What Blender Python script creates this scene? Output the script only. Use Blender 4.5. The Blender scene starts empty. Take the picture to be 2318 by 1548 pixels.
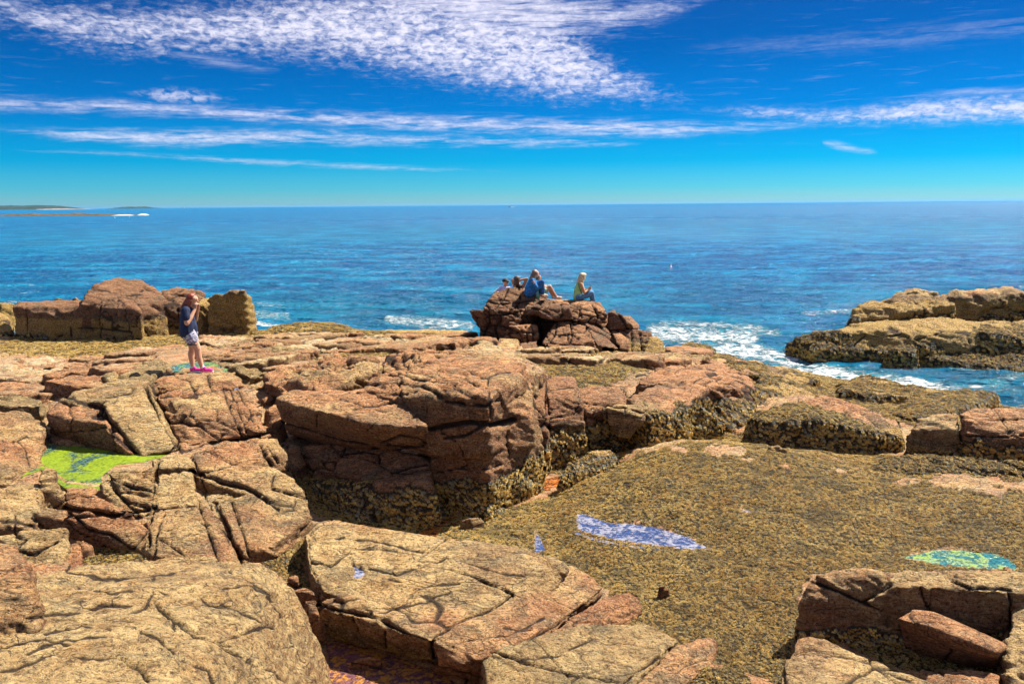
import bpy, bmesh, math, random
import numpy as np
from mathutils import Vector, Matrix, Euler

random.seed(4)
RNG = np.random.default_rng(7)
S = bpy.context.scene
COL = S.collection

# ------------------------------------------------------------------ camera
F_PX, CX, CY = 1932.0, 1159.0, 774.0
CAM_Z = 5.2
PITCH, ROLL = math.radians(9.11), math.radians(-0.47)
cam_d = bpy.data.cameras.new('camera')
cam = bpy.data.objects.new('camera', cam_d); COL.objects.link(cam)
cam_d.sensor_fit = 'HORIZONTAL'; cam_d.sensor_width = 36.0
cam_d.lens = 36.0 * F_PX / 2318.0
cam_d.clip_start = 0.1; cam_d.clip_end = 60000
CAM_ROT = Matrix.Rotation(math.pi/2 - PITCH, 4, 'X') @ Matrix.Rotation(ROLL, 4, 'Z')
cam.matrix_world = Matrix.Translation((0, 0, CAM_Z)) @ CAM_ROT
S.camera = cam
R3 = np.array(CAM_ROT.to_3x3())

# ------------------------------------------------------------------ light
SUN_EL, SUN_AZ = math.radians(52), math.radians(58)     # azimuth measured from +Y towards +X
w = bpy.data.worlds.new('World'); S.world = w; w.use_nodes = True
S.view_settings.view_transform = 'Standard'; S.view_settings.look = 'None'
S.view_settings.exposure = 1.1; S.view_settings.gamma = 1.0
S.view_settings.use_curve_mapping = False
sun_d = bpy.data.lights.new('sun', 'SUN'); sun_d.energy = 5.0; sun_d.angle = math.radians(0.5)
sun_d.color = (1.0, 0.93, 0.82)
sun = bpy.data.objects.new('sun', sun_d); COL.objects.link(sun)
sdir = Vector((math.sin(SUN_AZ)*math.cos(SUN_EL), math.cos(SUN_AZ)*math.cos(SUN_EL), math.sin(SUN_EL)))
sun.rotation_euler = sdir.to_track_quat('Z', 'Y').to_euler(); sun.location = (0, 0, 40)

# ------------------------------------------------------------------ node helpers
class NT:
    def __init__(s, tree): s.t = tree; s.n = tree.nodes; s.l = tree.links
    def new(s, kind, **kw):
        n = s.n.new(kind)
        for k, v in kw.items():
            if k in n.inputs.keys(): s.put(n.inputs[k], v)
            else: setattr(n, k, v)
        return n
    def put(s, sock, v):
        if isinstance(v, bpy.types.NodeSocket): s.l.new(v, sock)
        elif v is not None:
            if hasattr(sock, 'default_value'):
                if not isinstance(v, (int, float)) and len(v) == 3 and sock.type == 'RGBA': v = (*v, 1)
                sock.default_value = v
    def m(s, op, a, b=None, c=None, clamp=False):
        n = s.n.new('ShaderNodeMath'); n.operation = op; n.use_clamp = clamp
        s.put(n.inputs[0], a)
        if b is not None: s.put(n.inputs[1], b)
        if c is not None: s.put(n.inputs[2], c)
        return n.outputs[0]
    def vm(s, op, a, b=None, out=0):
        n = s.n.new('ShaderNodeVectorMath'); n.operation = op
        s.put(n.inputs[0], a)
        if b is not None: s.put(n.inputs[1], b)
        return n.outputs[out]
    def mixc(s, f, a, b, mode='MIX'):
        n = s.n.new('ShaderNodeMix'); n.data_type = 'RGBA'; n.blend_type = mode
        s.put(n.inputs[0], f); s.put(n.inputs[6], a); s.put(n.inputs[7], b)
        return n.outputs[2]
    def ramp(s, f, stops, interp='LINEAR'):
        n = s.n.new('ShaderNodeValToRGB'); n.color_ramp.interpolation = interp
        e = n.color_ramp.elements
        while len(e) < len(stops): e.new(0.5)
        for el, (p, c) in zip(e, stops):
            el.position = p; el.color = (*c, 1) if not isinstance(c, (int, float)) else (c, c, c, 1)
        s.put(n.inputs[0], f)
        return n.outputs[0]
    def step(s, v, lo, hi, a=0.0, b=1.0):
        n = s.n.new('ShaderNodeMapRange'); n.interpolation_type = 'SMOOTHSTEP'
        s.put(n.inputs[0], v); s.put(n.inputs[1], lo); s.put(n.inputs[2], hi)
        n.inputs[3].default_value = a; n.inputs[4].default_value = b
        return n.outputs[0]
    def noise(s, vec, scale, detail=4, rough=0.55, dist=0.0, out='Fac'):
        n = s.n.new('ShaderNodeTexNoise')
        if vec is not None: s.put(n.inputs['Vector'], vec)
        s.put(n.inputs['Scale'], scale); n.inputs['Detail'].default_value = detail
        n.inputs['Roughness'].default_value = rough; n.inputs['Distortion'].default_value = dist
        return n.outputs[out]
    def curve(s, v, pts):
        n = s.n.new('ShaderNodeFloatCurve'); c = n.mapping.curves[0]
        while len(c.points) < len(pts): c.points.new(0.5, 0.5)
        for p, (x, y) in zip(c.points, pts): p.location = (x, y); p.handle_type = 'AUTO'
        n.mapping.use_clip = False; n.mapping.update()
        s.put(n.inputs['Value'], v)
        return n.outputs[0]

# ------------------------------------------------------------------ sky with cirrus, laid out by azimuth and elevation
T = NT(w.node_tree); T.n.clear()
out = T.new('ShaderNodeOutputWorld'); bg = T.new('ShaderNodeBackground')
sky = T.new('ShaderNodeTexSky', sky_type='NISHITA', sun_disc=False)
sky.sun_elevation = SUN_EL; sky.sun_rotation = SUN_AZ; sky.altitude = 0
sky.air_density = 1.0; sky.dust_density = 0.3; sky.ozone_density = 2.5
tc = T.new('ShaderNodeTexCoord').outputs['Generated']
sep = T.new('ShaderNodeSeparateXYZ', Vector=tc)
X, Y, Z = sep.outputs
az = T.m('MULTIPLY', T.m('ARCTAN2', X, Y), 57.2958)                      # degrees, + to the right
el = T.m('MULTIPLY', T.m('ARCSINE', Z), 57.2958)
el01 = T.m('DIVIDE', el, 90.0, clamp=True)
tint = T.ramp(el01, [(0.0, (0.42, 0.88, 1.25)), (0.012, (0.15, 0.78, 1.30)), (0.03, (0.006, 0.60, 1.20)), (0.065, (0.003, 0.37, 0.92)),
                     (0.11, (0.004, 0.25, 0.66)), (0.16, (0.02, 0.20, 0.55)), (0.6, (0.45, 0.62, 0.85)), (1.0, (0.5, 0.65, 0.85))])
skyc = T.mixc(1.0, sky.outputs[0], tint, 'MULTIPLY')
def UV(px, py):
    d = R3 @ np.array([(px-CX)/F_PX, -(py-CY)/F_PX, -1.0]); d /= np.linalg.norm(d)
    return math.degrees(math.atan2(d[0], d[1])), math.degrees(math.asin(d[2]))
uvec = T.new('ShaderNodeCombineXYZ', X=az, Y=T.m('MULTIPLY', el, 3.2), Z=0.0).outputs[0]
# long streaky coordinates and puffy (mackerel) coordinates
warp = T.noise(uvec, 0.22, 4, 0.6)
warp2 = T.noise(T.vm('ADD', uvec, (31.0, 7.0, 0.0)), 0.9, 5, 0.65)
streak = T.noise(T.new('ShaderNodeCombineXYZ', X=T.m('MULTIPLY', az, 0.35), Y=T.m('MULTIPLY', el, 3.4), Z=2.0).outputs[0], 1.0, 5, 0.57, 0.6)
puff = T.noise(T.new('ShaderNodeCombineXYZ', X=az, Y=T.m('MULTIPLY', el, 1.9), Z=5.0).outputs[0], 1.9, 4, 0.52, 0.5)
U0, U1 = -34.0, 34.0
u01 = T.m('DIVIDE', T.m('SUBTRACT', az, U0), U1-U0)
def band(cl, hw, soft, amt, tex, thr, wob=0.5):
    """cl: px points of the centre line; hw: half thickness in px at each of them"""
    pts, ws = [], []
    for (px, py), h in zip(cl, hw):
        a, e = UV(px, py); pts.append(((a-U0)/(U1-U0), e/20.0)); ws.append(((a-U0)/(U1-U0), h/F_PX*57.3/4.0))
    c = T.m('MULTIPLY', T.curve(u01, pts), 20.0); h = T.m('MULTIPLY', T.curve(u01, ws), 4.0)
    wv = T.m('MULTIPLY', T.m('SUBTRACT', warp2, 0.5), wob)
    dd = T.m('ABSOLUTE', T.m('SUBTRACT', T.m('ADD', el, wv), c))
    e = T.m('SUBTRACT', h, dd)
    msk = T.step(e, -soft, soft*1.6)
    tx = T.step(T.m('ADD', tex, T.m('MULTIPLY', msk, 0.18)), thr-0.05, thr+0.36)
    return T.m('MULTIPLY', T.m('MULTIPLY', msk, tx), amt)
B = []
# big mackerel wedge running out of the top of the frame to a tip on the right
B.append(band([(-300, -60), (0, 20), (200, 62), (430, 68), (700, 60), (900, 72), (1100, 98), (1200, 118), (1300, 148), (1360, 172), (1420, 194), (1490, 213), (1560, 224)],
              [20, 22, 34, 40, 62, 80, 90, 86, 66, 42, 24, 5, -14], 1.0, 0.86, T.m('ADD', T.m('MULTIPLY', puff, 0.62), T.m('MULTIPLY', streak, 0.45)), 0.48, 2.6))
B.append(band([(600, -60), (900, -30), (1100, 20), (1280, 38), (1400, 34), (1500, 20), (1620, -10)],
              [20, 50, 70, 42, 26, 12, -10], 0.9, 0.85, streak, 0.42, 2.2))
# two long thin streaks across the middle, the right hand cloud
B.append(band([(-300, 225), (0, 236), (300, 244), (600, 262), (900, 276), (1200, 285), (1500, 292), (1650, 290), (1900, 276)],
              [7, 8, 10, 11, 14, 14, 14, 7, -1], 0.42, 0.85, streak, 0.42, 0.7))
B.append(band([(-100, 282), (100, 300), (300, 312), (600, 310), (900, 316), (1200, 322), (1350, 323), (1450, 322)],
              [-8, 4, 13, 13, 9, 6, 3, -6], 0.4, 0.8, streak, 0.42, 0.7))
B.append(band([(1600, 250), (1750, 256), (1900, 264), (2100, 252), (2318, 246), (2600, 240)],
              [-4, 7, 11, 20, 22, 16], 0.5, 0.85, T.m('ADD', T.m('MULTIPLY', puff, 0.5), T.m('MULTIPLY', streak, 0.5)), 0.42, 0.8))
B.append(band([(-100, 340), (300, 350), (600, 368), (900, 380), (1020, 384), (1200, 390)],
              [-4, 2, 5, 4, 1, -6], 0.18, 0.45, streak, 0.4, 0.3))
B.append(band([(250, 205), (330, 213), (400, 218), (480, 222), (560, 226)], [-10, 4, 14, 5, -10], 0.3, 0.55, puff, 0.42, 0.4))
B.append(band([(380, 118), (450, 132), (520, 146), (640, 158)], [-6, 8, 8, -8], 0.3, 0.35, streak, 0.4, 0.4))
B.append(band([(1560, 112), (1700, 104), (1880, 100), (2100, 80), (2318, 58), (2600, 40)], [-10, 6, 12, 14, 14, 14], 0.7, 0.22, streak, 0.42, 1.2))
B.append(band([(1950, 225), (2100, 216), (2250, 206), (2400, 200)], [-5, 3, 6, 5], 0.2, 0.4, streak, 0.4, 0.3))
B.append(band([(1860, 322), (1900, 330), (1940, 338), (1990, 346)], [-4, 7, 6, -6], 0.2, 0.45, streak, 0.38, 0.2))
cl = B[0]
for b in B[1:]: cl = T.m('MAXIMUM', cl, b)
# thin cirrus added over the unseen dome, above and behind, for whiter fill light
hi = T.new('ShaderNodeCombineXYZ', X=T.m('DIVIDE', X, T.m('ADD', T.m('ABSOLUTE', Z), 0.12)), Y=T.m('DIVIDE', Y, T.m('ADD', T.m('ABSOLUTE', Z), 0.12)), Z=0.0).outputs[0]
hn = T.noise(T.vm('MULTIPLY', hi, (1.0, 2.2, 1.0)), 1.1, 7, 0.65, 0.8)
hc = T.m('MULTIPLY', T.m('MULTIPLY', T.step(hn, 0.40, 0.68), 0.75), T.step(el, 15.5, 24.0))
back = T.m('MULTIPLY', T.m('MULTIPLY', T.step(hn, 0.46, 0.72), 0.7), T.m('MULTIPLY', T.step(T.m('ABSOLUTE', az), 40.0, 60.0), T.step(el, 3.0, 9.0)))
wisp = T.m('MULTIPLY', T.m('MULTIPLY', T.step(streak, 0.55, 0.85), 0.10), T.step(el, 1.5, 7.0))
cl = T.m('MAXIMUM', T.m('MAXIMUM', cl, hc), T.m('MAXIMUM', back, wisp))
shade = T.step(puff, 0.25, 0.75)
cloudc = T.mixc(shade, (6.0, 6.3, 8.4), (10.2, 9.8, 11.0))
fin = T.mixc(cl, skyc, cloudc)
T.put(bg.inputs['Color'], fin); bg.inputs['Strength'].default_value = 0.0515
T.l.new(bg.outputs[0], out.inputs[0])

# ------------------------------------------------------------------ numpy noise
def _h(ix, iy, iz, seed):
    n = (ix.astype(np.int64)*374761393 + iy.astype(np.int64)*668265263 + iz.astype(np.int64)*2147483647 + seed*1274126177) & 0xffffffff
    n = ((n ^ (n >> 13)) * 1274126177) & 0xffffffff
    n = ((n ^ (n >> 16)) * 2246822519) & 0xffffffff
    return ((n ^ (n >> 15)) & 0xffffff).astype(np.float32) / 16777216.0
def vnoise(p, seed=0):
    i = np.floor(p); f = (p-i).astype(np.float32); u = f*f*f*(f*(f*6-15)+10)
    i = i.astype(np.int64); x, y, z = i[:, 0], i[:, 1], i[:, 2]
    r = 0
    for dx in (0, 1):
        wx = u[:, 0] if dx else 1-u[:, 0]
        for dy in (0, 1):
            wy = u[:, 1] if dy else 1-u[:, 1]
            for dz in (0, 1):
                wz = u[:, 2] if dz else 1-u[:, 2]
                r = r + wx*wy*wz*_h(x+dx, y+dy, z+dz, seed)
    return r*2-1
def fbm(p, o=4, seed=0, g=0.5):
    a, r, t = 1.0, 0, 0
    for k in range(o):
        r = r + a*vnoise(p*(2.03**k) + 17.3*k, seed+k); t += a; a *= g
    return r/t
def worley(p, seed=0):
    i = np.floor(p).astype(np.int64); n = len(p)
    f1 = np.full(n, 9.0, np.float32); f2 = f1.copy(); idr = np.zeros(n, np.float32)
    for dx in (-1, 0, 1):
        for dy in (-1, 0, 1):
            for dz in (-1, 0, 1):
                c = i + np.array([dx, dy, dz]); cx, cy, cz = c[:, 0], c[:, 1], c[:, 2]
                q = np.stack([_h(cx, cy, cz, seed+1), _h(cx, cy, cz, seed+2), _h(cx, cy, cz, seed+3)], 1)*0.9+0.05
                d = np.sqrt(((c + q - p)**2).sum(1)).astype(np.float32)
                r = _h(cx, cy, cz, seed+4)
                m = d < f1
                f2 = np.where(m, f1, np.minimum(f2, d)); idr = np.where(m, r, idr); f1 = np.where(m, d, f1)
    return f1, f2, idr
def sstep(x, a, b):
    t = np.clip((x-a)/(b-a), 0, 1); return t*t*(3-2*t)

# ------------------------------------------------------------------ photo geometry -> ground positions
def P(px, py, z):
    d = R3 @ np.array([(px-CX)/F_PX, -(py-CY)/F_PX, -1.0])
    t = (z-CAM_Z)/d[2]
    return Vector((d[0]*t, d[1]*t, z))
def PY(px, py, y):
    d = R3 @ np.array([(px-CX)/F_PX, -(py-CY)/F_PX, -1.0]); t = y/d[1]
    return Vector((d[0]*t, y, CAM_Z+d[2]*t))
def to_px(v):
    q = (v - np.array([0, 0, CAM_Z])) @ R3
    z = np.minimum(q[:, 2], -1e-3)
    return CX + F_PX*q[:, 0]/-z, CY - F_PX*q[:, 1]/-z
def seg_dist(x, y, pts):
    d = np.full(len(x), 1e9, np.float32)
    for (x0, y0), (x1, y1) in zip(pts[:-1], pts[1:]):
        vx, vy = x1-x0, y1-y0
        t = np.clip(((x-x0)*vx+(y-y0)*vy)/(vx*vx+vy*vy+1e-9), 0, 1)
        d = np.minimum(d, np.hypot(x-x0-t*vx, y-y0-t*vy))
    return d
def in_poly(x, y, pts):
    r = np.zeros(len(x), bool); n = len(pts)
    for i in range(n):
        x0, y0 = pts[i]; x1, y1 = pts[(i+1) % n]
        c = ((y0 > y) != (y1 > y)) & (x < (x1-x0)*(y-y0)/(y1-y0+1e-9)+x0)
        r ^= c
    return r

def tag(o, label=None, cat=None, group=None, kind=None):
    if label: o['label'] = label
    if cat: o['category'] = cat
    if group: o['group'] = group
    if kind: o['kind'] = kind
    return o
def empty(name, loc, label, cat, group=None):
    o = bpy.data.objects.new(name, None); COL.objects.link(o); o.location = loc
    o.empty_display_size = 0.2
    return tag(o, label, cat, group)
def mesh_np(name, co, faces, mat=None, parent=None, smooth=True):
    me = bpy.data.meshes.new(name)
    co = np.asarray(co, np.float32); faces = np.asarray(faces, np.int32)
    k = faces.shape[1]
    me.vertices.add(len(co)); me.vertices.foreach_set('co', co.ravel())
    me.loops.add(faces.size); me.loops.foreach_set('vertex_index', faces.ravel())
    me.polygons.add(len(faces)); me.polygons.foreach_set('loop_start', np.arange(0, faces.size, k, dtype=np.int32))
    me.update(calc_edges=True)
    if smooth: me.polygons.foreach_set('use_smooth', np.ones(len(faces), bool))
    o = bpy.data.objects.new(name, me); COL.objects.link(o)
    if mat: me.materials.append(mat)
    if parent: o.parent = parent; o.matrix_parent_inverse = Matrix.Translation(-parent.location)
    return o
def fattr(me, name, val):
    a = me.attributes.new(name, 'FLOAT', 'POINT'); a.data.foreach_set('value', np.asarray(val, np.float32))

# ------------------------------------------------------------------ materials
def mat_new(name):
    m = bpy.data.materials.new(name); m.use_nodes = True; t = NT(m.node_tree); t.n.clear()
    o = t.new('ShaderNodeOutputMaterial'); b = t.new('ShaderNodeBsdfPrincipled'); t.l.new(b.outputs[0], o.inputs[0])
    return m, t, b, o
def simple(name, col, rough=0.6, var=0.0, scale=20.0, spec=0.4, bump=0.0):
    m, t, b, o = mat_new(name)
    if var:
        n = t.noise(t.new('ShaderNodeTexCoord').outputs['Object'], scale, 4)
        c = t.mixc(t.step(n, 0.3, 0.7), tuple(x*(1-var) for x in col), tuple(min(1, x*(1+var)) for x in col))
        t.put(b.inputs['Base Color'], c)
        if bump: t.put(b.inputs['Normal'], t.new('ShaderNodeBump', Height=n, Strength=bump, Distance=0.01).outputs[0])
    else: b.inputs['Base Color'].default_value = (*col, 1)
    b.inputs['Roughness'].default_value = rough; b.inputs['Specular IOR Level'].default_value = spec
    return m

def rock_material():
    m, t, b, o = mat_new('granite')
    geo = t.new('ShaderNodeNewGeometry'); pos = geo.outputs['Position']; nor = geo.outputs['Normal']
    pz = t.new('ShaderNodeSeparateXYZ', Vector=pos).outputs[2]
    nz = t.new('ShaderNodeSeparateXYZ', Vector=nor).outputs[2]
    def oattr(name):
        a = t.new('ShaderNodeAttribute'); a.attribute_type = 'OBJECT'; a.attribute_name = name; return a.outputs['Fac']
    tone, algae, pale = oattr('tone'), oattr('algae'), oattr('pale')
    cr = t.new('ShaderNodeAttribute', attribute_name='crack').outputs['Fac']
    pt = t.new('ShaderNodeAttribute', attribute_name='patch').outputs['Fac']
    # gneissic foliation: coordinates flattened along a dipping direction
    mp = t.new('ShaderNodeMapping', Vector=pos); mp.inputs['Rotation'].default_value = (0.35, -0.45, 0.4); mp.inputs['Scale'].default_value = (1.0, 1.7, 4.5)
    fol = mp.outputs[0]
    big = t.noise(pos, 0.8, 5, 0.6)
    mid = t.noise(pos, 3.6, 6, 0.66, 0.5)
    grain = t.noise(pos, 30, 6, 0.82)
    grit = t.noise(pos, 90, 3, 0.7)
    foln = t.noise(fol, 3.6, 8, 0.72, 1.3)
    pink = t.mixc(t.step(mid, 0.3, 0.7), (0.50, 0.195, 0.070), (0.94, 0.470, 0.200))
    tan = t.mixc(t.step(mid, 0.28, 0.72), (0.60, 0.340, 0.120), (1.0, 0.70, 0.300))
    col = t.mixc(t.step(t.m('ADD', big, t.m('MULTIPLY', tone, 0.5)), 0.46, 0.68), tan, pink)
    # steep fresh faces are redder; their darkening is shade painted in by slope
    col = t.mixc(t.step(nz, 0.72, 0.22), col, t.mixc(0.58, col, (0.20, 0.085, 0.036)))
    col = t.mixc(t.m('MULTIPLY', t.step(tone, 0.70, 1.1), 0.72), col, (0.20, 0.085, 0.042))
    col = t.mixc(t.m('MULTIPLY', t.step(t.noise(pos, 0.55, 5, 0.65, 0.5), 0.52, 0.64), 0.5), col, (0.28, 0.145, 0.07))
    # grey-green lichen and black stain on upward faces
    lich = t.m('MULTIPLY', t.step(t.noise(fol, 1.3, 6, 0.68, 0.9), 0.48, 0.68), t.step(nz, 0.25, 0.8))
    col = t.mixc(t.m('MULTIPLY', lich, 0.66), col, (0.20, 0.175, 0.10))
    dark = t.step(foln, 0.52, 0.30)
    col = t.mixc(t.m('MULTIPLY', dark, 0.85), col, (0.08, 0.044, 0.024))
    stain = t.noise(fol, 11.0, 6, 0.75, 0.8)
    col = t.mixc(t.m('MULTIPLY', t.step(stain, 0.46, 0.38), 0.75), col, (0.085, 0.045, 0.022))
    col = t.mixc(t.m('MULTIPLY', t.step(stain, 0.58, 0.70), 0.35), col, (0.88, 0.64, 0.34))
    pn = t.noise(fol, 1.9, 5, 0.7, 0.7)
    col = t.mixc(t.m('MULTIPLY', t.m('MULTIPLY', t.m('MAXIMUM', pale, 0.0), t.step(pn, 0.40, 0.56)), t.step(nz, 0.2, 0.7)), col, (0.90, 0.72, 0.42))
    col = t.mixc(t.m('MULTIPLY', t.m('MULTIPLY', t.m('MAXIMUM', t.m('MULTIPLY', pale, -1.0), 0.0), t.step(pn, 0.36, 0.54)), 0.85), col, (0.24, 0.18, 0.075))
    # yellow brown tide band with barnacle flecks
    band = t.step(t.m('ADD', t.m('SUBTRACT', pz, algae), t.m('MULTIPLY', t.m('SUBTRACT', mid, 0.5), 0.5)), 0.12, -0.12)
    yel = t.mixc(t.step(grain, 0.4, 0.62), (0.26, 0.145, 0.03), (0.82, 0.53, 0.13))
    col = t.mixc(t.m('MULTIPLY', band, 0.85), col, yel)
    # bare red zones and barnacle white
    col = t.mixc(t.m('MULTIPLY', t.step(t.noise(pos, 1.7, 4, 0.6, 0.4), 0.60, 0.70), t.m('MULTIPLY', tone, 0.8)), col, (0.50, 0.20, 0.10))
    vor = t.new('ShaderNodeTexVoronoi', Vector=pos, Scale=38.0)
    barn = t.m('MULTIPLY', t.step(vor.outputs['Distance'], 0.30, 0.16), t.step(t.m('ADD', t.m('MULTIPLY', t.m('SUBTRACT', mid, 0.5), 1.5), t.m('SUBTRACT', algae, pz)), -0.22, 0.1))
    barn = t.m('MULTIPLY', barn, t.m('MULTIPLY', t.step(big, 0.40, 0.6), t.step(pz, 2.4, 1.6)))
    wet = t.m('MULTIPLY', t.step(t.m('ABSOLUTE', t.m('ADD', t.m('SUBTRACT', pz, algae), t.m('SUBTRACT', t.m('MULTIPLY', mid, 0.5), 0.25))), 0.13, 0.02), t.step(algae, 0.2, 0.8))
    col = t.mixc(t.m('MULTIPLY', wet, 0.6), col, (0.07, 0.045, 0.03))
    col = t.mixc(t.m('MULTIPLY', barn, 0.85), col, (0.72, 0.62, 0.56))
    # mineral grain
    col = t.mixc(t.step(grain, 0.465, 0.41), col, t.mixc(0.82, col, (0.03, 0.016, 0.012)))
    col = t.mixc(t.m('MULTIPLY', t.step(grain, 0.56, 0.62), 0.6), col, (0.90, 0.66, 0.38))
    col = t.mixc(t.m('MULTIPLY', t.step(grit, 0.44, 0.33), 0.6), col, (0.06, 0.04, 0.03))
    # hairline joints
    wv = t.vm('ADD', t.vm('MULTIPLY', pos, (0.75, 0.9, 1.7)), t.vm('MULTIPLY', t.noise(pos, 1.8, 5, 0.6, 0.0, 'Color'), (0.45, 0.45, 0.45)))
    v2 = t.new('ShaderNodeTexVoronoi', Vector=wv, Scale=1.5, feature='DISTANCE_TO_EDGE').outputs['Distance']
    v3 = t.new('ShaderNodeTexVoronoi', Vector=t.vm('ADD', fol, t.vm('MULTIPLY', t.noise(pos, 3.0, 4, 0.6, 0.0, 'Color'), (0.45, 0.45, 0.45))), Scale=1.5, feature='DISTANCE_TO_EDGE').outputs['Distance']
    fade = t.noise(pos, 1.1, 2)
    f2_ = t.noise(pos, 2.3, 3)
    joint = t.m('MAXIMUM', t.m('MULTIPLY', t.step(v2, 0.012, 0.003), t.m('MULTIPLY', t.step(fade, 0.52, 0.60), t.step(f2_, 0.44, 0.54))), t.m('MULTIPLY', t.step(v3, 0.034, 0.006), t.m('MULTIPLY', t.step(fade, 0.60, 0.50), t.step(f2_, 0.40, 0.52))))
    col = t.mixc(t.m('MULTIPLY', joint, 0.5), col, (0.05, 0.032, 0.02))
    col = t.mixc(t.m('MULTIPLY', t.step(cr, 0.18, 0.75), 0.9), col, (0.035, 0.020, 0.014))
    # wetter, darker low ground carried as an attribute (seaweed felt under the fronds)
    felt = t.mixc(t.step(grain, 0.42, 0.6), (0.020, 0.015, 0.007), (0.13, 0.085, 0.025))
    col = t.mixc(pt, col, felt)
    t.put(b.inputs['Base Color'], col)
    b.inputs['Roughness'].default_value = 0.78; b.inputs['Specular IOR Level'].default_value = 0.3
    h = t.m('ADD', t.m('ADD', t.m('MULTIPLY', foln, 1.7), t.m('MULTIPLY', stain, 0.75)), t.m('MULTIPLY', grain, 0.40))
    h = t.m('ADD', h, t.m('MULTIPLY', mid, 0.8))
    h = t.m('SUBTRACT', h, t.m('MULTIPLY', joint, 0.35))
    t.put(b.inputs['Normal'], t.new('ShaderNodeBump', Height=h, Strength=1.0, Distance=0.085).outputs[0])
    return m
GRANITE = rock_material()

def weed_material():
    m, t, b, o = mat_new('rockweed')
    oi = t.new('ShaderNodeObjectInfo').outputs['Random']
    tip = t.new('ShaderNodeAttribute', attribute_name='tip').outputs['Fac']
    pos = t.new('ShaderNodeNewGeometry').outputs['Position']
    n = t.noise(pos, 0.9, 4); n2 = t.noise(pos, 5.0, 4, 0.7)
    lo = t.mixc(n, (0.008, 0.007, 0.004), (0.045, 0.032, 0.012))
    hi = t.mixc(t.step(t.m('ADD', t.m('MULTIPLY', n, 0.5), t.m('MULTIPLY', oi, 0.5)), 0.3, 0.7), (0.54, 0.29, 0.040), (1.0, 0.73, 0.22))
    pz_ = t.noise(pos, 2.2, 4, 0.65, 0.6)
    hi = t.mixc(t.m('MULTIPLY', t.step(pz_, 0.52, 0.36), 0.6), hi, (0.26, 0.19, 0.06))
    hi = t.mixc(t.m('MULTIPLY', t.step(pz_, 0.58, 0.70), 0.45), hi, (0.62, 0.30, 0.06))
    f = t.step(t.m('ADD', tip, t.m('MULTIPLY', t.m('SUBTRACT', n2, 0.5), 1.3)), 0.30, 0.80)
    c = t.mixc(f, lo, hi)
    c = t.mixc(t.m('MULTIPLY', t.step(oi, 0.82, 0.92), 0.6), c, (0.20, 0.20, 0.15))
    t.put(b.inputs['Base Color'], c)
    b.inputs['Roughness'].default_value = 0.55; b.inputs['Specular IOR Level'].default_value = 0.4
    return m
WEED = weed_material()

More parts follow.
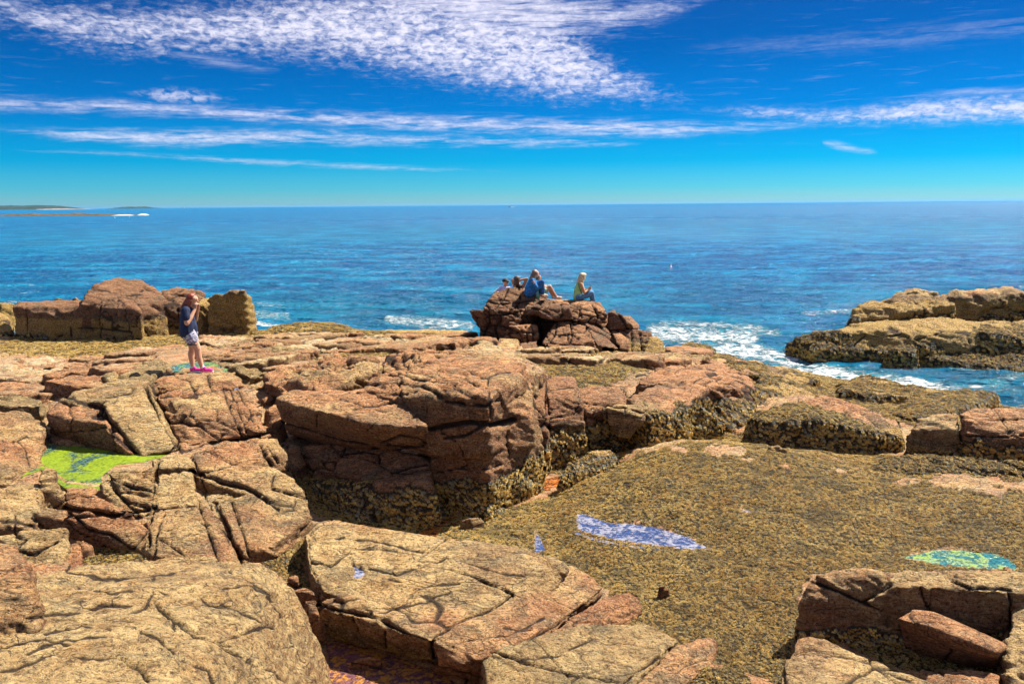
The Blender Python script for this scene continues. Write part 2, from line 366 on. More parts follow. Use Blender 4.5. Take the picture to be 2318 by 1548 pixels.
# ------------------------------------------------------------------ ground level under the rocks
CTRL = [  # (px, py, z)
 (-300, 1700, 1.2), (-300, 1300, 1.2), (-300, 1000, 1.2), (-300, 860, 1.1), (-300, 800, .7), (-300, 760, .5),
 (0, 1548, 1.0), (250, 1500, 1.0), (500, 1450, 1.0), (60, 1300, 1.1), (300, 1270, 1.15), (560, 1290, 1.1), (690, 1380, .72), (740, 1470, .5), (860, 1530, .48), (1000, 1560, .5), (1000, 1800, .5),
 (60, 1150, 1.3), (220, 1180, 1.3), (230, 1240, 1.15), (400, 1150, 1.4), (520, 1100, 1.45), (560, 1200, 1.2), (640, 1260, .98), (650, 1190, 1.1), (560, 1250, 1.05),
 (240, 1050, 1.36), (120, 1040, 1.36), (330, 1040, 1.4), (440, 1010, 1.5), (620, 990, 1.35), (660, 1040, 1.2), (700, 1080, 1.0), (740, 1150, .8), (700, 1180, .85), (820, 1190, .72), (900, 1205, .66),
 (60, 920, 1.6), (200, 890, 1.8), (320, 860, 1.85), (440, 848, 1.86), (540, 860, 1.8), (600, 900, 1.6), (620, 950, 1.45),
 (430, 832, 1.82), (520, 830, 1.82), (520, 800, 1.6), (420, 800, 1.5), (300, 830, 1.6), (240, 850, 1.7), (100, 870, 1.45), (0, 880, 1.4), (100, 825, 1.2), (0, 815, 1.15), (200, 822, 1.2),
 (0, 800, .85), (150, 800, .85), (300, 795, 1.0), (0, 770, .65), (200, 770, .65), (380, 760, .75), (450, 770, 1.05),
 (570, 750, .25), (600, 742, -.2), (640, 775, 1.0), (700, 750, .5), (800, 740, -.05), (900, 775, 1.1), (900, 752, .15), (1040, 765, .75), (1060, 752, .1),
 (700, 800, 1.45), (800, 800, 1.5), (640, 850, 1.75), (740, 860, 1.6), (850, 840, 1.8), (950, 800, 1.7), (1050, 790, 1.45), (720, 900, 1.55),
 (1140, 800, 1.2), (1200, 780, .95), (1300, 800, 1.0), (1250, 830, 1.2), (1400, 800, .95), (1500, 800, .75), (1560, 790, .4), (1600, 800, .15), (1350, 850, 1.35), (1450, 840, 1.3), (1580, 840, 1.15), (1280, 870, 1.4),
 (1700, 850, .9), (1640, 805, .25), (1740, 830, .3), (1800, 860, .55), (1860, 865, .2), (1900, 890, .55), (2000, 885, .3), (2100, 905, .35), (2150, 890, -.1), (2250, 915, -.1), (2318, 925, .1), (2200, 940, .6),
 (1820, 905, .75), (1500, 900, 1.3), (1600, 930, .9), (1400, 960, .9), (1900, 960, .8), (2050, 960, .8), (2200, 1000, .85), (2400, 960, .8),
 (1240, 1000, .6), (1300, 1040, .62), (1400, 1030, .7), (1440, 1020, .9), (1230, 1080, .56), (1190, 1120, .5), (1100, 1150, .5), (1000, 1195, .52), (950, 1210, .55), (1260, 1110, .58), (1150, 1160, .58),
 (1340, 1080, .85), (1500, 1010, 1.12), (1560, 1003, 1.17), (1650, 1003, 1.18), (1760, 1015, 1.15), (1860, 1035, 1.08), (1960, 1060, 1.0), (2080, 1075, .97), (2200, 1090, 1.0), (2318, 1120, 1.0), (2500, 1120, 1.0),
 (1650, 985, .72), (1500, 985, .72), (1800, 1000, .72), (1930, 1030, .75),
 (1500, 1100, 1.05), (1700, 1100, 1.08), (1900, 1120, 1.02), (2100, 1150, .98), (2300, 1180, .98), (1200, 1210, .70), (1300, 1160, .80), (1450, 1200, .80), (1600, 1230, .80), (1750, 1230, .88), (1950, 1240, .86), (2170, 1268, .80), (2300, 1290, .84), (2100, 1245, .85),
 (1000, 1230, .7), (1150, 1260, .75), (1220, 1240, .68), (1340, 1290, .72), (1500, 1330, .74), (1650, 1350, .76), (1780, 1340, .8), (1420, 1400, .66), (1500, 1450, .66), (1650, 1440, .68), (1750, 1420, .7), (1700, 1548, .55), (1850, 1420, .72), (1950, 1420, .7), (2050, 1400, .72),
 (1300, 1500, .6), (2200, 1548, .6), (2318, 1400, .7), (2600, 1300, .8), (2600, 1600, .6), (1500, 1800, .6), (2200, 1800, .6), (200, 1900, 1.0),
 (750, 1240, .85), (660, 1300, .78), (690, 1350, .72), (900, 1350, .7), (1100, 1400, .65),
]
cp = np.array([P(*c)[:] for c in CTRL])
extra = np.array([(-40, 40, -1.5), (-20, 38, -1.0), (-10, 34, -1.2), (0, 33, -1.2), (10, 34, -1.5), (8, 29.5, -.7), (20, 60, -2.5), (-25, 33, -.3), (14, 40, -2), (25, 22, -.8), (30, 30, -2),
                  (-30, 15, 1.5), (-14, 8, 1.8), (-10, 2, 2.2), (0, 2, 2.4), (0, 5, 1.2), (10, 2, 2.0), (14, 8, 1.2), (22, 12, .8), (-40, 60, -3), (0, 60, -3), (40, 60, -3), (-35, 28, .2), (-45, 10, 1.5), (40, 10, .5), (0, -10, 3.6), (-20, -10, 3.6), (20, -10, 3.4), (0, 0.6, 3.2)], float)
cp = np.vstack([cp, extra])
def _phi(d): return d
_A = _phi(np.hypot(cp[:, None, 0]-cp[None, :, 0], cp[:, None, 1]-cp[None, :, 1]))
_n = len(cp); _M = np.zeros((_n+3, _n+3)); _M[:_n, :_n] = _A - 0.05*np.eye(_n)
_M[:_n, _n:] = np.c_[np.ones(_n), cp[:, :2]]; _M[_n:, :_n] = _M[:_n, _n:].T
_W = np.linalg.solve(_M, np.r_[cp[:, 2], 0, 0, 0])
def ground(xy):
    r = np.empty(len(xy))
    for s in range(0, len(xy), 40000):
        q = xy[s:s+40000]
        d = np.hypot(q[:, None, 0]-cp[None, :, 0], q[:, None, 1]-cp[None, :, 1])
        r[s:s+40000] = d @ _W[:_n] + _W[_n] + q @ _W[_n+1:]
    return np.clip(r, -3.5, 4.0)

STRATA = np.array([0.30, 0.22, 0.93]); STRATA /= np.linalg.norm(STRATA)
def strat(p, k):
    s = p @ STRATA
    return p + np.outer(s*(k-1), STRATA)
# cracks seen in the photograph: (pixel polyline, half width in metres, depth in metres)
CRACKS = []
def relief(v, amt, seed, joint=0.55, jw=0.035, jd=0.05, fine=1.0):
    """signed offset along the normal and a crack mask for points v"""
    wv = v + 0.14*np.stack([fbm(v*1.3, 3, seed+3), fbm(v*1.3+50, 3, seed+4), fbm(v*1.3+90, 3, seed+5)], 1)
    q = strat(wv, 2.2)
    f1, f2, rid = worley(q/joint*0.8, seed)
    edge = f2-f1
    gate = sstep(vnoise(v*0.7+11, seed+9), -0.35, 0.25)
    crack = (1-sstep(edge, 0.0, jw/joint*1.6))*gate
    o = amt*(0.9*fbm(v*0.9, 3, seed+20) + 0.45*(rid-0.5))
    g = strat(wv, 5.0)
    rd = 1-np.abs(fbm(g*1.6, 4, seed+30, 0.55))*2.2
    o += amt*0.30*np.clip(rd, -0.6, 1)*fine
    o += amt*0.16*fbm(g*7.0, 3, seed+40, 0.6)*fine
    tt = (wv @ STRATA)*(2.3/max(joint, .45)) + 0.9*fbm(v*0.8, 2, seed+50); fr = tt-np.floor(tt)
    tg = sstep(vnoise(v*0.55+5, seed+51), -0.25, 0.35)
    o += amt*0.62*tg*(np.where(fr < .86, fr/.86, (1-fr)/.14)-0.5)*fine
    o += (0.010*(1-np.abs(fbm(g*4.2+7, 3, seed+60, .6))*2.4) + 0.008*fbm(v*13, 2, seed+61))*min(1.0, amt/.05)*fine
    o -= jd*crack
    return o, crack
def px_cracks(v):
    d = np.zeros(len(v)); c = np.zeros(len(v))
    if not CRACKS: return d, c
    x, y = to_px(v); dist = v[:, 1]
    wob = fbm(v*5.0, 2, 77)*0.02
    for pts, hw, dep in CRACKS:
        hw = max(hw, .017)
        xs = [a for a, _ in pts]; ys = [a for _, a in pts]
        m = (x > min(xs)-25) & (x < max(xs)+25) & (y > min(ys)-25) & (y < max(ys)+25)
        if not m.any(): continue
        dm = seg_dist(x[m], y[m], pts)*dist[m]/F_PX + np.abs(wob[m])
        k = 1-sstep(dm, hw*0.35, hw*1.3)
        d[m] = np.maximum(d[m], k*dep); c[m] = np.maximum(c[m], k)
    return d, c

# ------------------------------------------------------------------ cracks traced on the rocks
for pts, hw, dep in [
 ([(330, 880), (362, 940), (395, 1000), (412, 1022)], .035, .10), ([(395, 855), (430, 862), (445, 900)], .03, .06), ([(470, 850), (480, 890)], .03, .06),
 ([(340, 870), (352, 896), (420, 900), (470, 893), (545, 880)], .03, .06), ([(415, 1018), (470, 1008), (560, 990), (612, 985)], .03, .08),
 ([(520, 885), (548, 950), (560, 988)], .02, .05), ([(535, 880), (566, 940), (585, 975)], .02, .05), ([(505, 890), (530, 950), (548, 990)], .02, .04),
 ([(150, 905), (235, 925), (262, 990), (310, 1030)], .03, .05), ([(230, 925), (240, 905), (300, 893)], .02, .05),
 ([(345, 1160), (352, 1100), (357, 1050), (362, 1030)], .025, .07), ([(430, 1030), (452, 1075), (470, 1130), (480, 1150)], .02, .06), ([(340, 1240), (338, 1200), (347, 1160)], .018, .05),
 ([(150, 1150), (235, 1165), (260, 1168), (330, 1155), (350, 1150)], .03, .07), ([(230, 1075), (300, 1105), (345, 1112)], .02, .05), ([(160, 1160), (200, 1200), (250, 1210), (320, 1260)], .02, .05),
 ([(250, 1100), (290, 1140), (345, 1150)], .015, .04), ([(430, 1065), (530, 1100), (560, 1110), (630, 1150)], .03, .07), ([(450, 1140), (470, 1200), (495, 1270)], .02, .06), ([(487, 1140), (520, 1210), (545, 1270)], .03, .08), ([(525, 1140), (552, 1215), (565, 1260)], .02, .06),
 ([(372, 1165), (355, 1220), (352, 1262)], .014, .04), ([(365, 1225), (420, 1260)], .012, .03), ([(455, 1185), (505, 1200), (520, 1225)], .014, .03), ([(620, 1080), (615, 1110), (690, 1130)], .02, .04), ([(590, 1010), (602, 1040), (612, 1055)], .03, .08), ([(605, 1010), (625, 1050)], .02, .06),
 ([(355, 1370), (395, 1405), (440, 1440), (485, 1450), (545, 1485)], .022, .06), ([(390, 1400), (395, 1430), (390, 1460)], .01, .03), ([(290, 1395), (330, 1380), (345, 1350)], .012, .03), ([(500, 1370), (560, 1395), (620, 1425)], .010, .03), ([(500, 1450), (560, 1430), (620, 1415)], .010, .025),
 ([(270, 1490), (325, 1520), (335, 1548)], .022, .06), ([(0, 1520), (60, 1500), (120, 1480), (200, 1495), (260, 1490)], .010, .03), ([(100, 1440), (180, 1420), (250, 1430)], .010, .02), ([(180, 1330), (250, 1352), (300, 1345)], .010, .02), ([(500, 1340), (560, 1332), (620, 1360)], .010, .03), ([(60, 1480), (150, 1450), (240, 1445)], .008, .02), ([(320, 1440), (360, 1450), (395, 1480)], .010, .03),
 ([(835, 1285), (900, 1300), (960, 1280), (1015, 1265)], .010, .03), ([(1015, 1290), (1080, 1315), (1160, 1350)], .014, .05), ([(1160, 1352), (1120, 1380), (1020, 1420), (985, 1440)], .020, .06), ([(985, 1440), (978, 1470), (990, 1500)], .02, .05), ([(720, 1370), (780, 1385), (860, 1400), (930, 1440), (975, 1455)], .018, .05),
 ([(1365, 1335), (1310, 1380), (1260, 1415), (1165, 1465)], .018, .06), ([(840, 1390), (960, 1365), (1020, 1345)], .008, .02), ([(700, 1270), (750, 1280), (800, 1240), (900, 1245)], .010, .03), ([(795, 1270), (815, 1295)], .010, .03), ([(1140, 1420), (1180, 1428), (1200, 1425)], .008, .02), ([(980, 1500), (1040, 1520), (1100, 1535)], .02, .05),
 ([(1535, 1455), (1480, 1495), (1430, 1530), (1410, 1548)], .014, .05), ([(1110, 1475), (1200, 1510), (1260, 1525), (1400, 1545)], .012, .04), ([(800, 1400), (812, 1440)], .012, .04), ([(870, 1430), (872, 1470)], .012, .04),
 ([(640, 955), (700, 975), (780, 1000), (850, 1015), (960, 1010)], .03, .06), ([(860, 1005), (905, 988), (965, 1000)], .03, .06), ([(800, 930), (860, 920), (895, 915)], .02, .04), ([(770, 905), (830, 925), (890, 940)], .014, .03), ([(820, 980), (870, 945)], .008, .02), ([(715, 940), (718, 975)], .012, .03),
 ([(975, 970), (1000, 965), (1060, 955), (1120, 962), (1170, 950)], .05, .12), ([(1010, 990), (1055, 985), (1100, 960)], .03, .06), ([(800, 880), (900, 870), (960, 885), (1020, 910), (1100, 918), (1130, 905)], .025, .06), ([(880, 850), (950, 865), (1020, 880), (1082, 905)], .02, .05), ([(920, 840), (1000, 850), (1060, 868), (1080, 880)], .02, .05), ([(1060, 840), (1100, 862), (1170, 850), (1186, 840)], .02, .05), ([(1105, 865), (1108, 905), (1112, 945)], .025, .06), ([(970, 915), (975, 950)], .01, .03), ([(860, 820), (950, 812), (1030, 800), (1060, 790)], .02, .04),
 ([(1180, 850), (1190, 880), (1205, 900), (1208, 940)], .02, .05), ([(1000, 975), (1040, 1000), (1060, 1050), (1040, 1062)], .015, .03), ([(1150, 960), (1145, 1000), (1150, 1040)], .012, .03), ([(990, 1068), (1040, 1060), (1090, 1062), (1140, 1045)], .015, .04),
 ([(1237, 850), (1236, 900), (1240, 940)], .025, .07), ([(1242, 882), (1290, 875), (1300, 878)], .012, .03), ([(1245, 948), (1300, 938), (1310, 915)], .012, .03), ([(1205, 920), (1235, 922)], .012, .03), ([(1315, 908), (1360, 918), (1420, 922)], .02, .05), ([(1370, 920), (1375, 960), (1395, 990), (1430, 998)], .025, .06), ([(1430, 925), (1455, 935), (1470, 925)], .015, .04), ([(1415, 925), (1418, 945)], .01, .03),
 ([(1440, 855), (1500, 852), (1540, 862)], .02, .05), ([(1560, 870), (1600, 860), (1660, 875), (1680, 900)], .02, .05), ([(1540, 865), (1600, 880), (1660, 890)], .02, .04), ([(1600, 840), (1680, 850), (1720, 870)], .02, .04), ([(2170, 925), (2172, 980), (2176, 1030)], .03, .08), ([(2175, 945), (2240, 950), (2318, 950)], .015, .04), ([(2185, 985), (2250, 990), (2318, 985)], .02, .05),
 ([(1850, 1320), (1900, 1340), (1950, 1362), (2000, 1385)], .02, .05), ([(1955, 1362), (1985, 1345), (2015, 1325)], .02, .06), ([(2085, 1330), (2090, 1352), (2100, 1375)], .012, .04), ([(2155, 1315), (2200, 1330), (2290, 1335)], .010, .03), ([(2285, 1340), (2290, 1400), (2288, 1450)], .02, .06), ([(2160, 1305), (2210, 1315)], .012, .03),
 ([(1915, 1460), (1960, 1480), (2010, 1500), (2080, 1525)], .012, .04), ([(1975, 1510), (2020, 1530), (2060, 1545)], .014, .04), ([(50, 770), (140, 760)], .03, .05), ([(60, 690), (62, 760)], .03, .06), ([(92, 712), (95, 760)], .03, .05), ([(160, 705), (160, 770)], .025, .05), ([(227, 685), (226, 735), (228, 770)], .03, .07), ([(235, 690), (232, 740)], .02, .05), ([(160, 740), (225, 745), (300, 752)], .03, .05), ([(265, 680), (268, 715)], .02, .04),
 ([(200, 655), (280, 670), (320, 668)], .03, .05), ([(330, 650), (310, 670), (300, 690)], .03, .06), ([(385, 660), (400, 690), (410, 740)], .03, .05), ([(1320, 905), (1340, 930), (1355, 960)], .012, .03),
 ([(0, 1010), (60, 985), (100, 990)], .015, .04), ([(30, 985), (60, 1020), (70, 1070)], .015, .04), ([(75, 1160), (80, 1200)], .02, .05), ([(0, 1180), (80, 1190)], .02, .05), ([(35, 1170), (38, 1210)], .012, .04), ([(60, 1225), (40, 1250), (80, 1260), (130, 1230)], .012, .04), ([(640, 855), (700, 860), (760, 850)], .02, .05), ([(700, 830), (740, 840), (800, 842)], .02, .05),
 ([(870, 800), (900, 835)], .03, .06), ([(890, 795), (925, 835)], .03, .06), ([(935, 800), (955, 825)], .02, .05), ([(710, 800), (735, 850)], .03, .06), ([(725, 798), (750, 845)], .02, .06), ([(745, 805), (765, 845)], .02, .05), ([(760, 838), (820, 832), (850, 838)], .03, .05),
 ([(1105, 700), (1108, 730), (1092, 762)], .04, .10), ([(1128, 702), (1135, 725), (1120, 745), (1128, 770)], .04, .10), ([(1108, 715), (1140, 712), (1178, 706)], .04, .10), ([(1095, 740), (1130, 738), (1160, 745)], .04, .09),
 ([(1150, 655), (1140, 680), (1120, 700)], .03, .08), ([(1175, 655), (1180, 680), (1165, 700)], .03, .08), ([(1110, 685), (1140, 690), (1200, 680)], .03, .07), ([(1262, 730), (1255, 760), (1232, 790)], .03, .08), ([(1290, 732), (1296, 760), (1285, 785)], .03, .07), ([(1265, 760), (1290, 755), (1310, 768)], .03, .07),
 ([(1330, 742), (1370, 760), (1400, 785)], .03, .07), ([(1350, 735), (1385, 760)], .03, .06), ([(1270, 690), (1275, 712), (1268, 722)], .03, .07), ([(1310, 700), (1318, 720)], .03, .07), ([(1340, 690), (1352, 712), (1350, 730)], .03, .08), ([(1395, 705), (1412, 730), (1420, 745)], .03, .07), ([(1430, 752), (1432, 795)], .03, .08), ([(1450, 756), (1455, 800)], .03, .07), ([(1190, 740), (1195, 775)], .03, .07), ([(1150, 755), (1215, 752)], .03, .06),
 ([(150, 1300), (230, 1310), (330, 1300), (420, 1290)], .010, .02), ([(350, 1300), (340, 1330), (380, 1350)], .01, .02), ([(520, 1300), (560, 1320), (600, 1350), (640, 1400)], .012, .03), ([(430, 1340), (470, 1370), (520, 1380)], .01, .02), ([(60, 1400), (140, 1395), (230, 1375), (300, 1378)], .01, .025), ([(0, 1470), (80, 1450), (160, 1460)], .01, .025), ([(420, 1500), (470, 1520), (480, 1548)], .012, .03), ([(560, 1500), (610, 1520), (640, 1548)], .01, .03),
 ([(760, 1215), (850, 1225), (960, 1250)], .01, .025), ([(880, 1310), (960, 1330), (1040, 1325)], .01, .02), ([(1040, 1270), (1120, 1300), (1200, 1310)], .01, .02), ([(1060, 1450), (1150, 1440), (1230, 1400)], .01, .02), ([(1180, 1500), (1260, 1490), (1340, 1450)], .01, .02),
 ]: CRACKS.append((pts, hw, dep))

# ------------------------------------------------------------------ ground sheet (polar grid, finer near the camera)
WEED_AREAS = [  # pixel outlines of rockweed carpets on the ground
 [(1330, 1085), (1440, 1030), (1560, 1000), (1700, 1005), (1850, 1035), (1960, 1065), (2090, 1075), (2330, 1120), (2330, 1300), (1840, 1300), (1800, 1360), (1840, 1420), (2040, 1400), (2060, 1480), (1880, 1450), (1800, 1470), (1780, 1560), (1500, 1600), (1500, 1480), (1400, 1430), (1380, 1400), (1380, 1340), (1250, 1330), (1150, 1290), (950, 1250), (880, 1210), (1000, 1180), (1180, 1150)],
 [(1800, 1390), (2060, 1390), (2300, 1470), (2290, 1530), (2050, 1520), (1880, 1450)],
 [(660, 1040), (700, 1080), (760, 1130), (900, 1190), (950, 1215), (860, 1215), (740, 1190), (700, 1150), (650, 1060)],
 [(200, 1210), (240, 1215), (350, 1262), (300, 1275), (190, 1280)], [(480, 1120), (560, 1110), (640, 1150), (560, 1130)],
 [(560, 1240), (650, 1180), (720, 1200), (690, 1270), (700, 1350), (720, 1430), (690, 1400), (640, 1300), (600, 1270)],
 [(0, 770), (300, 765), (420, 755), (470, 760), (420, 785), (250, 812), (60, 812), (0, 808)], [(440, 748), (600, 742), (700, 728), (900, 755), (1050, 765), (900, 768), (700, 775), (520, 765)],
 [(1200, 780), (1300, 800), (1500, 800), (1600, 800), (1700, 815), (1560, 825), (1420, 850), (1350, 890), (1290, 870), (1200, 830)],
 [(1640, 840), (1850, 850), (2250, 900), (2318, 925), (2150, 1000), (2050, 960), (1840, 900), (1700, 900)],
 [(1660, 985), (1940, 1020), (2060, 1040), (2330, 1060), (2330, 1090), (2080, 1075), (1950, 1060), (1760, 1010), (1500, 995), (1400, 1040), (1210, 1090), (1210, 900), (1400, 930), (1660, 950)],
]
BARE = [  # bare pink patches inside the carpet
 [(1505, 1010), (1560, 1012), (1558, 1022), (1520, 1022)], [(1585, 1022), (1610, 1008), (1650, 1006), (1690, 1018), (1686, 1032), (1650, 1028), (1600, 1028)], [(1645, 1012), (1680, 1010), (1692, 1022), (1680, 1032), (1650, 1030)], [(1660, 1038), (1712, 1040), (1700, 1045), (1665, 1044)],
 [(1752, 1048), (1770, 1052), (1792, 1062), (1770, 1062)], [(1885, 1068), (1910, 1065), (1925, 1076), (1890, 1080)], [(2010, 1088), (2095, 1086), (2080, 1096), (2030, 1096)], [(2100, 1095), (2130, 1082), (2200, 1088), (2280, 1112), (2272, 1133), (2200, 1118), (2120, 1104)], [(2230, 1076), (2280, 1075), (2275, 1084), (2240, 1084)],
]
POOLS_PX = [
 [(1305, 1170), (1322, 1165), (1345, 1172), (1380, 1185), (1440, 1185), (1500, 1195), (1560, 1218), (1606, 1247), (1550, 1248), (1470, 1240), (1400, 1232), (1350, 1222), (1308, 1208)],
 [(2035, 1261), (2075, 1254), (2110, 1244), (2180, 1243), (2255, 1250), (2302, 1276), (2296, 1294), (2200, 1293), (2130, 1285), (2080, 1272)],
 [(1212, 1212), (1222, 1212), (1230, 1238), (1238, 1250), (1208, 1250), (1210, 1238)],
 [(1672, 1158), (1688, 1154), (1708, 1162), (1700, 1166), (1680, 1163)],
]
def weed_mask(x, y, v):
    m = np.zeros(len(x), bool)
    jx = x + 10*fbm(v*6, 3, 61); jy = y + 6*fbm(v*6+30, 3, 62)
    for a in WEED_AREAS: m |= in_poly(jx, jy, a)
    for a in ([(480, 770), (1080, 765), (1100, 800), (880, 812), (600, 860), (470, 815)], [(-40, 830), (200, 825), (330, 800), (400, 790), (330, 850), (200, 885), (-40, 905)], [(600, 850), (860, 835), (800, 890), (640, 895)]):
        m |= in_poly(jx, jy, a) & (fbm(v*1.1, 3, 66) > -.02)
    for a in BARE + POOLS_PX: m &= ~in_poly(x+13*fbm(v*7, 3, 63), y+9*fbm(v*7+8, 3, 64), a)
    return m
def build_ground():
    NR, NA = 640, 800
    ph = np.linspace(-0.72, 0.72, NA)
    r = 3.2*np.exp(np.linspace(0, math.log(48/3.2), NR))
    Rr, Ph = np.meshgrid(r, ph, indexing='ij')
    xy = np.stack([np.sin(Ph)*Rr, np.cos(Ph)*Rr], -1).reshape(-1, 2)
    z = ground(xy)
    v = np.c_[xy, z]
    x, y = to_px(v)
    wm = weed_mask(x, y, v)
    land = sstep(z, -0.3, 0.4)
    o, c = relief(v, 0.13, 5, joint=0.75, jw=0.03, jd=0.06)
    soft = np.where(wm, 0.35, 1.0)
    bench = sstep(v[:, 1], 14, 18)*0.6+0.75
    o = o*soft*land*bench
    o += np.where(wm, 0.035*fbm(v*3.0, 3, 91)+0.02*fbm(v*9.0, 2, 92), 0)
    d, c2 = px_cracks(v)
    z2 = z + o - d*0.7*land*np.where(wm, 0, 1)
    # pool basins: level depressions with a firm rim
    for pts, zl, dep in POOL_Z:
        ins = in_poly(x, y, pts); dd = seg_dist(x, y, pts+[pts[0]])*v[:, 1]/F_PX
        sgn = np.where(ins, dd, -dd)
        target = np.where(ins, zl-0.008-dep*sstep(dd, 0.0, 0.25), np.maximum(z2, zl+0.004))
        near = 1-sstep(-sgn, 0.0, 0.35)
        z2 = z2*(1-near) + target*near
    idx = np.arange(NR*NA).reshape(NR, NA)
    f = np.stack([idx[:-1, :-1], idx[:-1, 1:], idx[1:, 1:], idx[1:, :-1]], -1).reshape(-1, 4)
    vv = np.c_[xy, z2]
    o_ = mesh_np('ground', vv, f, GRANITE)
    o_['kind'] = 'structure'; o_['tone'] = 0.25; o_['pale'] = 0.25; o_['algae'] = 0.35
    fattr(o_.data, 'crack', np.maximum(c*land, c2)*np.where(wm, 0, 1)); fattr(o_.data, 'patch', wm.astype(float))
    return o_, vv, f, wm
POOL_Z = [
 ([(108, 995), (130, 1002), (180, 1008), (240, 1018), (310, 1033), (360, 1022), (405, 1018), (370, 1035), (330, 1048), (260, 1062), (232, 1085), (228, 1104), (180, 1104), (150, 1100), (100, 1062), (60, 1075), (90, 1050), (104, 1020)], 1.43, 0.14),
 ([(368, 835), (420, 822), (470, 820), (540, 832), (520, 842), (470, 843), (400, 843)], 1.93, .05),
 (POOLS_PX[0], .82, .08), (POOLS_PX[1], .84, .08), (POOLS_PX[2], .72, .06), (POOLS_PX[3], 1.0, .03),
 ([(738, 1450), (800, 1462), (900, 1490), (1000, 1530), (1060, 1570), (1060, 1700), (760, 1700), (745, 1520)], .56, .16),
 ([(940, 1212), (1000, 1180), (1100, 1140), (1180, 1098), (1262, 1080), (1285, 1092), (1240, 1115), (1170, 1140), (1060, 1170), (1000, 1205), (985, 1222)], .62, .12),
 ([(540, 864), (548, 862), (538, 880), (530, 880)], 1.78, .04),
]

GROUND, GV, GF, GW = build_ground()

PUDDLE = [(797, 1278), (812, 1276), (824, 1285), (826, 1300), (812, 1308), (800, 1306), (804, 1292)]; PUDDLE_Z = []
# ------------------------------------------------------------------ rocks: convex pieces fused, weathered and jointed
CARRIERS = []      # rock surfaces that may carry rockweed: (verts, tris, normals, mask function)
def rock(name, hulls, base=0.4, label=None, cat=None, group=None, parent=None, tone=0.0, algae=0.3, amt=0.09, joint=0.7, jd=0.045,
         soft=5, weed=None, vox=None, seed=None, flare=0.10, fine=1.0, pale=0.0):
    bm = bmesh.new()
    allp = []
    for h in hulls:
        pts, b, fl = (h if isinstance(h, tuple) else (h, base, flare))
        q = [P(*p) if len(p) == 3 else PY(p[0], p[1], p[3]) for p in pts]
        c = sum(q, Vector())/len(q)
        allq = list(q)
        if b is not None:
            for p in q:
                if p.z > b+0.02:
                    o = Vector((p.x-c.x, p.y-c.y, 0)); k = fl*(p.z-b)
                    if o.length > 1e-4: o.normalize()
                    allq.append(Vector((p.x, p.y, 0)) + o*k + Vector((0, 0, b)))
        vs = [bm.verts.new(p) for p in allq]
        r = bmesh.ops.convex_hull(bm, input=vs)
        bad = [e for e in r['geom_interior'] if isinstance(e, bmesh.types.BMVert)] + [e for e in r['geom_unused'] if isinstance(e, bmesh.types.BMVert)]
        bmesh.ops.delete(bm, geom=list(set(bad)), context='VERTS')
        allp += q
    me = bpy.data.meshes.new(name); bm.to_mesh(me); bm.free()
    o = bpy.data.objects.new(name, me); COL.objects.link(o)
    dist = min(p.y for p in allp)
    vx = vox or min(0.075, max(0.020, dist*0.0024))
    md = o.modifiers.new('r', 'REMESH'); md.mode = 'VOXEL'; md.voxel_size = vx
    ms = o.modifiers.new('s', 'SMOOTH'); ms.iterations = max(1, int(soft*.55)); ms.factor = 0.5
    dg = bpy.context.evaluated_depsgraph_get()
    m2 = bpy.data.meshes.new_from_object(o.evaluated_get(dg))
    o.modifiers.clear(); o.data = m2; bpy.data.meshes.remove(me); m2.name = name
    n = len(m2.vertices); v = np.empty(n*3, np.float32); m2.vertices.foreach_get('co', v); v = v.reshape(-1, 3).astype(float)
    nr = np.empty(n*3, np.float32); m2.vertex_normals.foreach_get('vector', nr); nr = nr.reshape(-1, 3)
    sd = seed if seed is not None else (hash_name(name+str(round(allp[0].x, 2))) % 900)
    ofs, c = relief(v, amt, sd, joint=joint, jw=max(0.022, vx*0.9), jd=jd, fine=fine)
    ofs = np.minimum(ofs, amt*0.8)
    d, c2 = px_cracks(v)
    v2 = v + nr*(ofs-d)[:, None]
    if label and 'small round puddle' in label:
        xx, yy = to_px(v2); up = nr[:, 2] > .5
        ins = in_poly(xx, yy, PUDDLE) & up; dd = seg_dist(xx, yy, PUDDLE+[PUDDLE[0]])
        ring = up & (dd < 3.5) & ~ins
        zp = float(np.quantile(v2[ring, 2], .2)); PUDDLE_Z.append(zp)
        rim = up & (dd < 7) & ~ins
        v2[rim, 2] = np.maximum(v2[rim, 2], zp+.004)
        v2[ins, 2] = zp - .006 - .03*sstep(dd[ins]/F_PX*8.5, 0, .04)
    m2.vertices.foreach_set('co', v2.astype(np.float32).ravel())
    m2.polygons.foreach_set('use_smooth', np.ones(len(m2.polygons), bool)); m2.update()
    crack = np.maximum(c*0.8, c2)
    fattr(m2, 'crack', crack)
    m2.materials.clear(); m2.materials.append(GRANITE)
    o['tone'] = tone; o['algae'] = algae; o['pale'] = pale
    loc = Vector(v2.mean(0)); loc.z = float(v2[:, 2].min())
    m2.transform(Matrix.Translation(-loc)); o.location = loc
    if parent: o.parent = parent; o.matrix_parent_inverse = Matrix.Translation(-parent.location)
    tag(o, label, cat if not parent else None, group if not parent else None)
    if weed is not None:
        m2.calc_loop_triangles(); nt = len(m2.loop_triangles); tr = np.empty(nt*3, np.int32); m2.loop_triangles.foreach_get('vertices', tr)
        m2.vertex_normals.foreach_get('vector', (nn := np.empty(n*3, np.float32)))
        pm = weed(v2, nn.reshape(-1, 3)).astype(float)
        fattr(m2, 'patch', pm)
        CARRIERS.append((v2, tr.reshape(-1, 3), nn.reshape(-1, 3), pm > 0.5, name))
    else: fattr(m2, 'patch', np.zeros(n))
    return o
def hash_name(s):
    h = 7
    for ch in s: h = (h*31 + ord(ch)) & 0xffffff
    return h
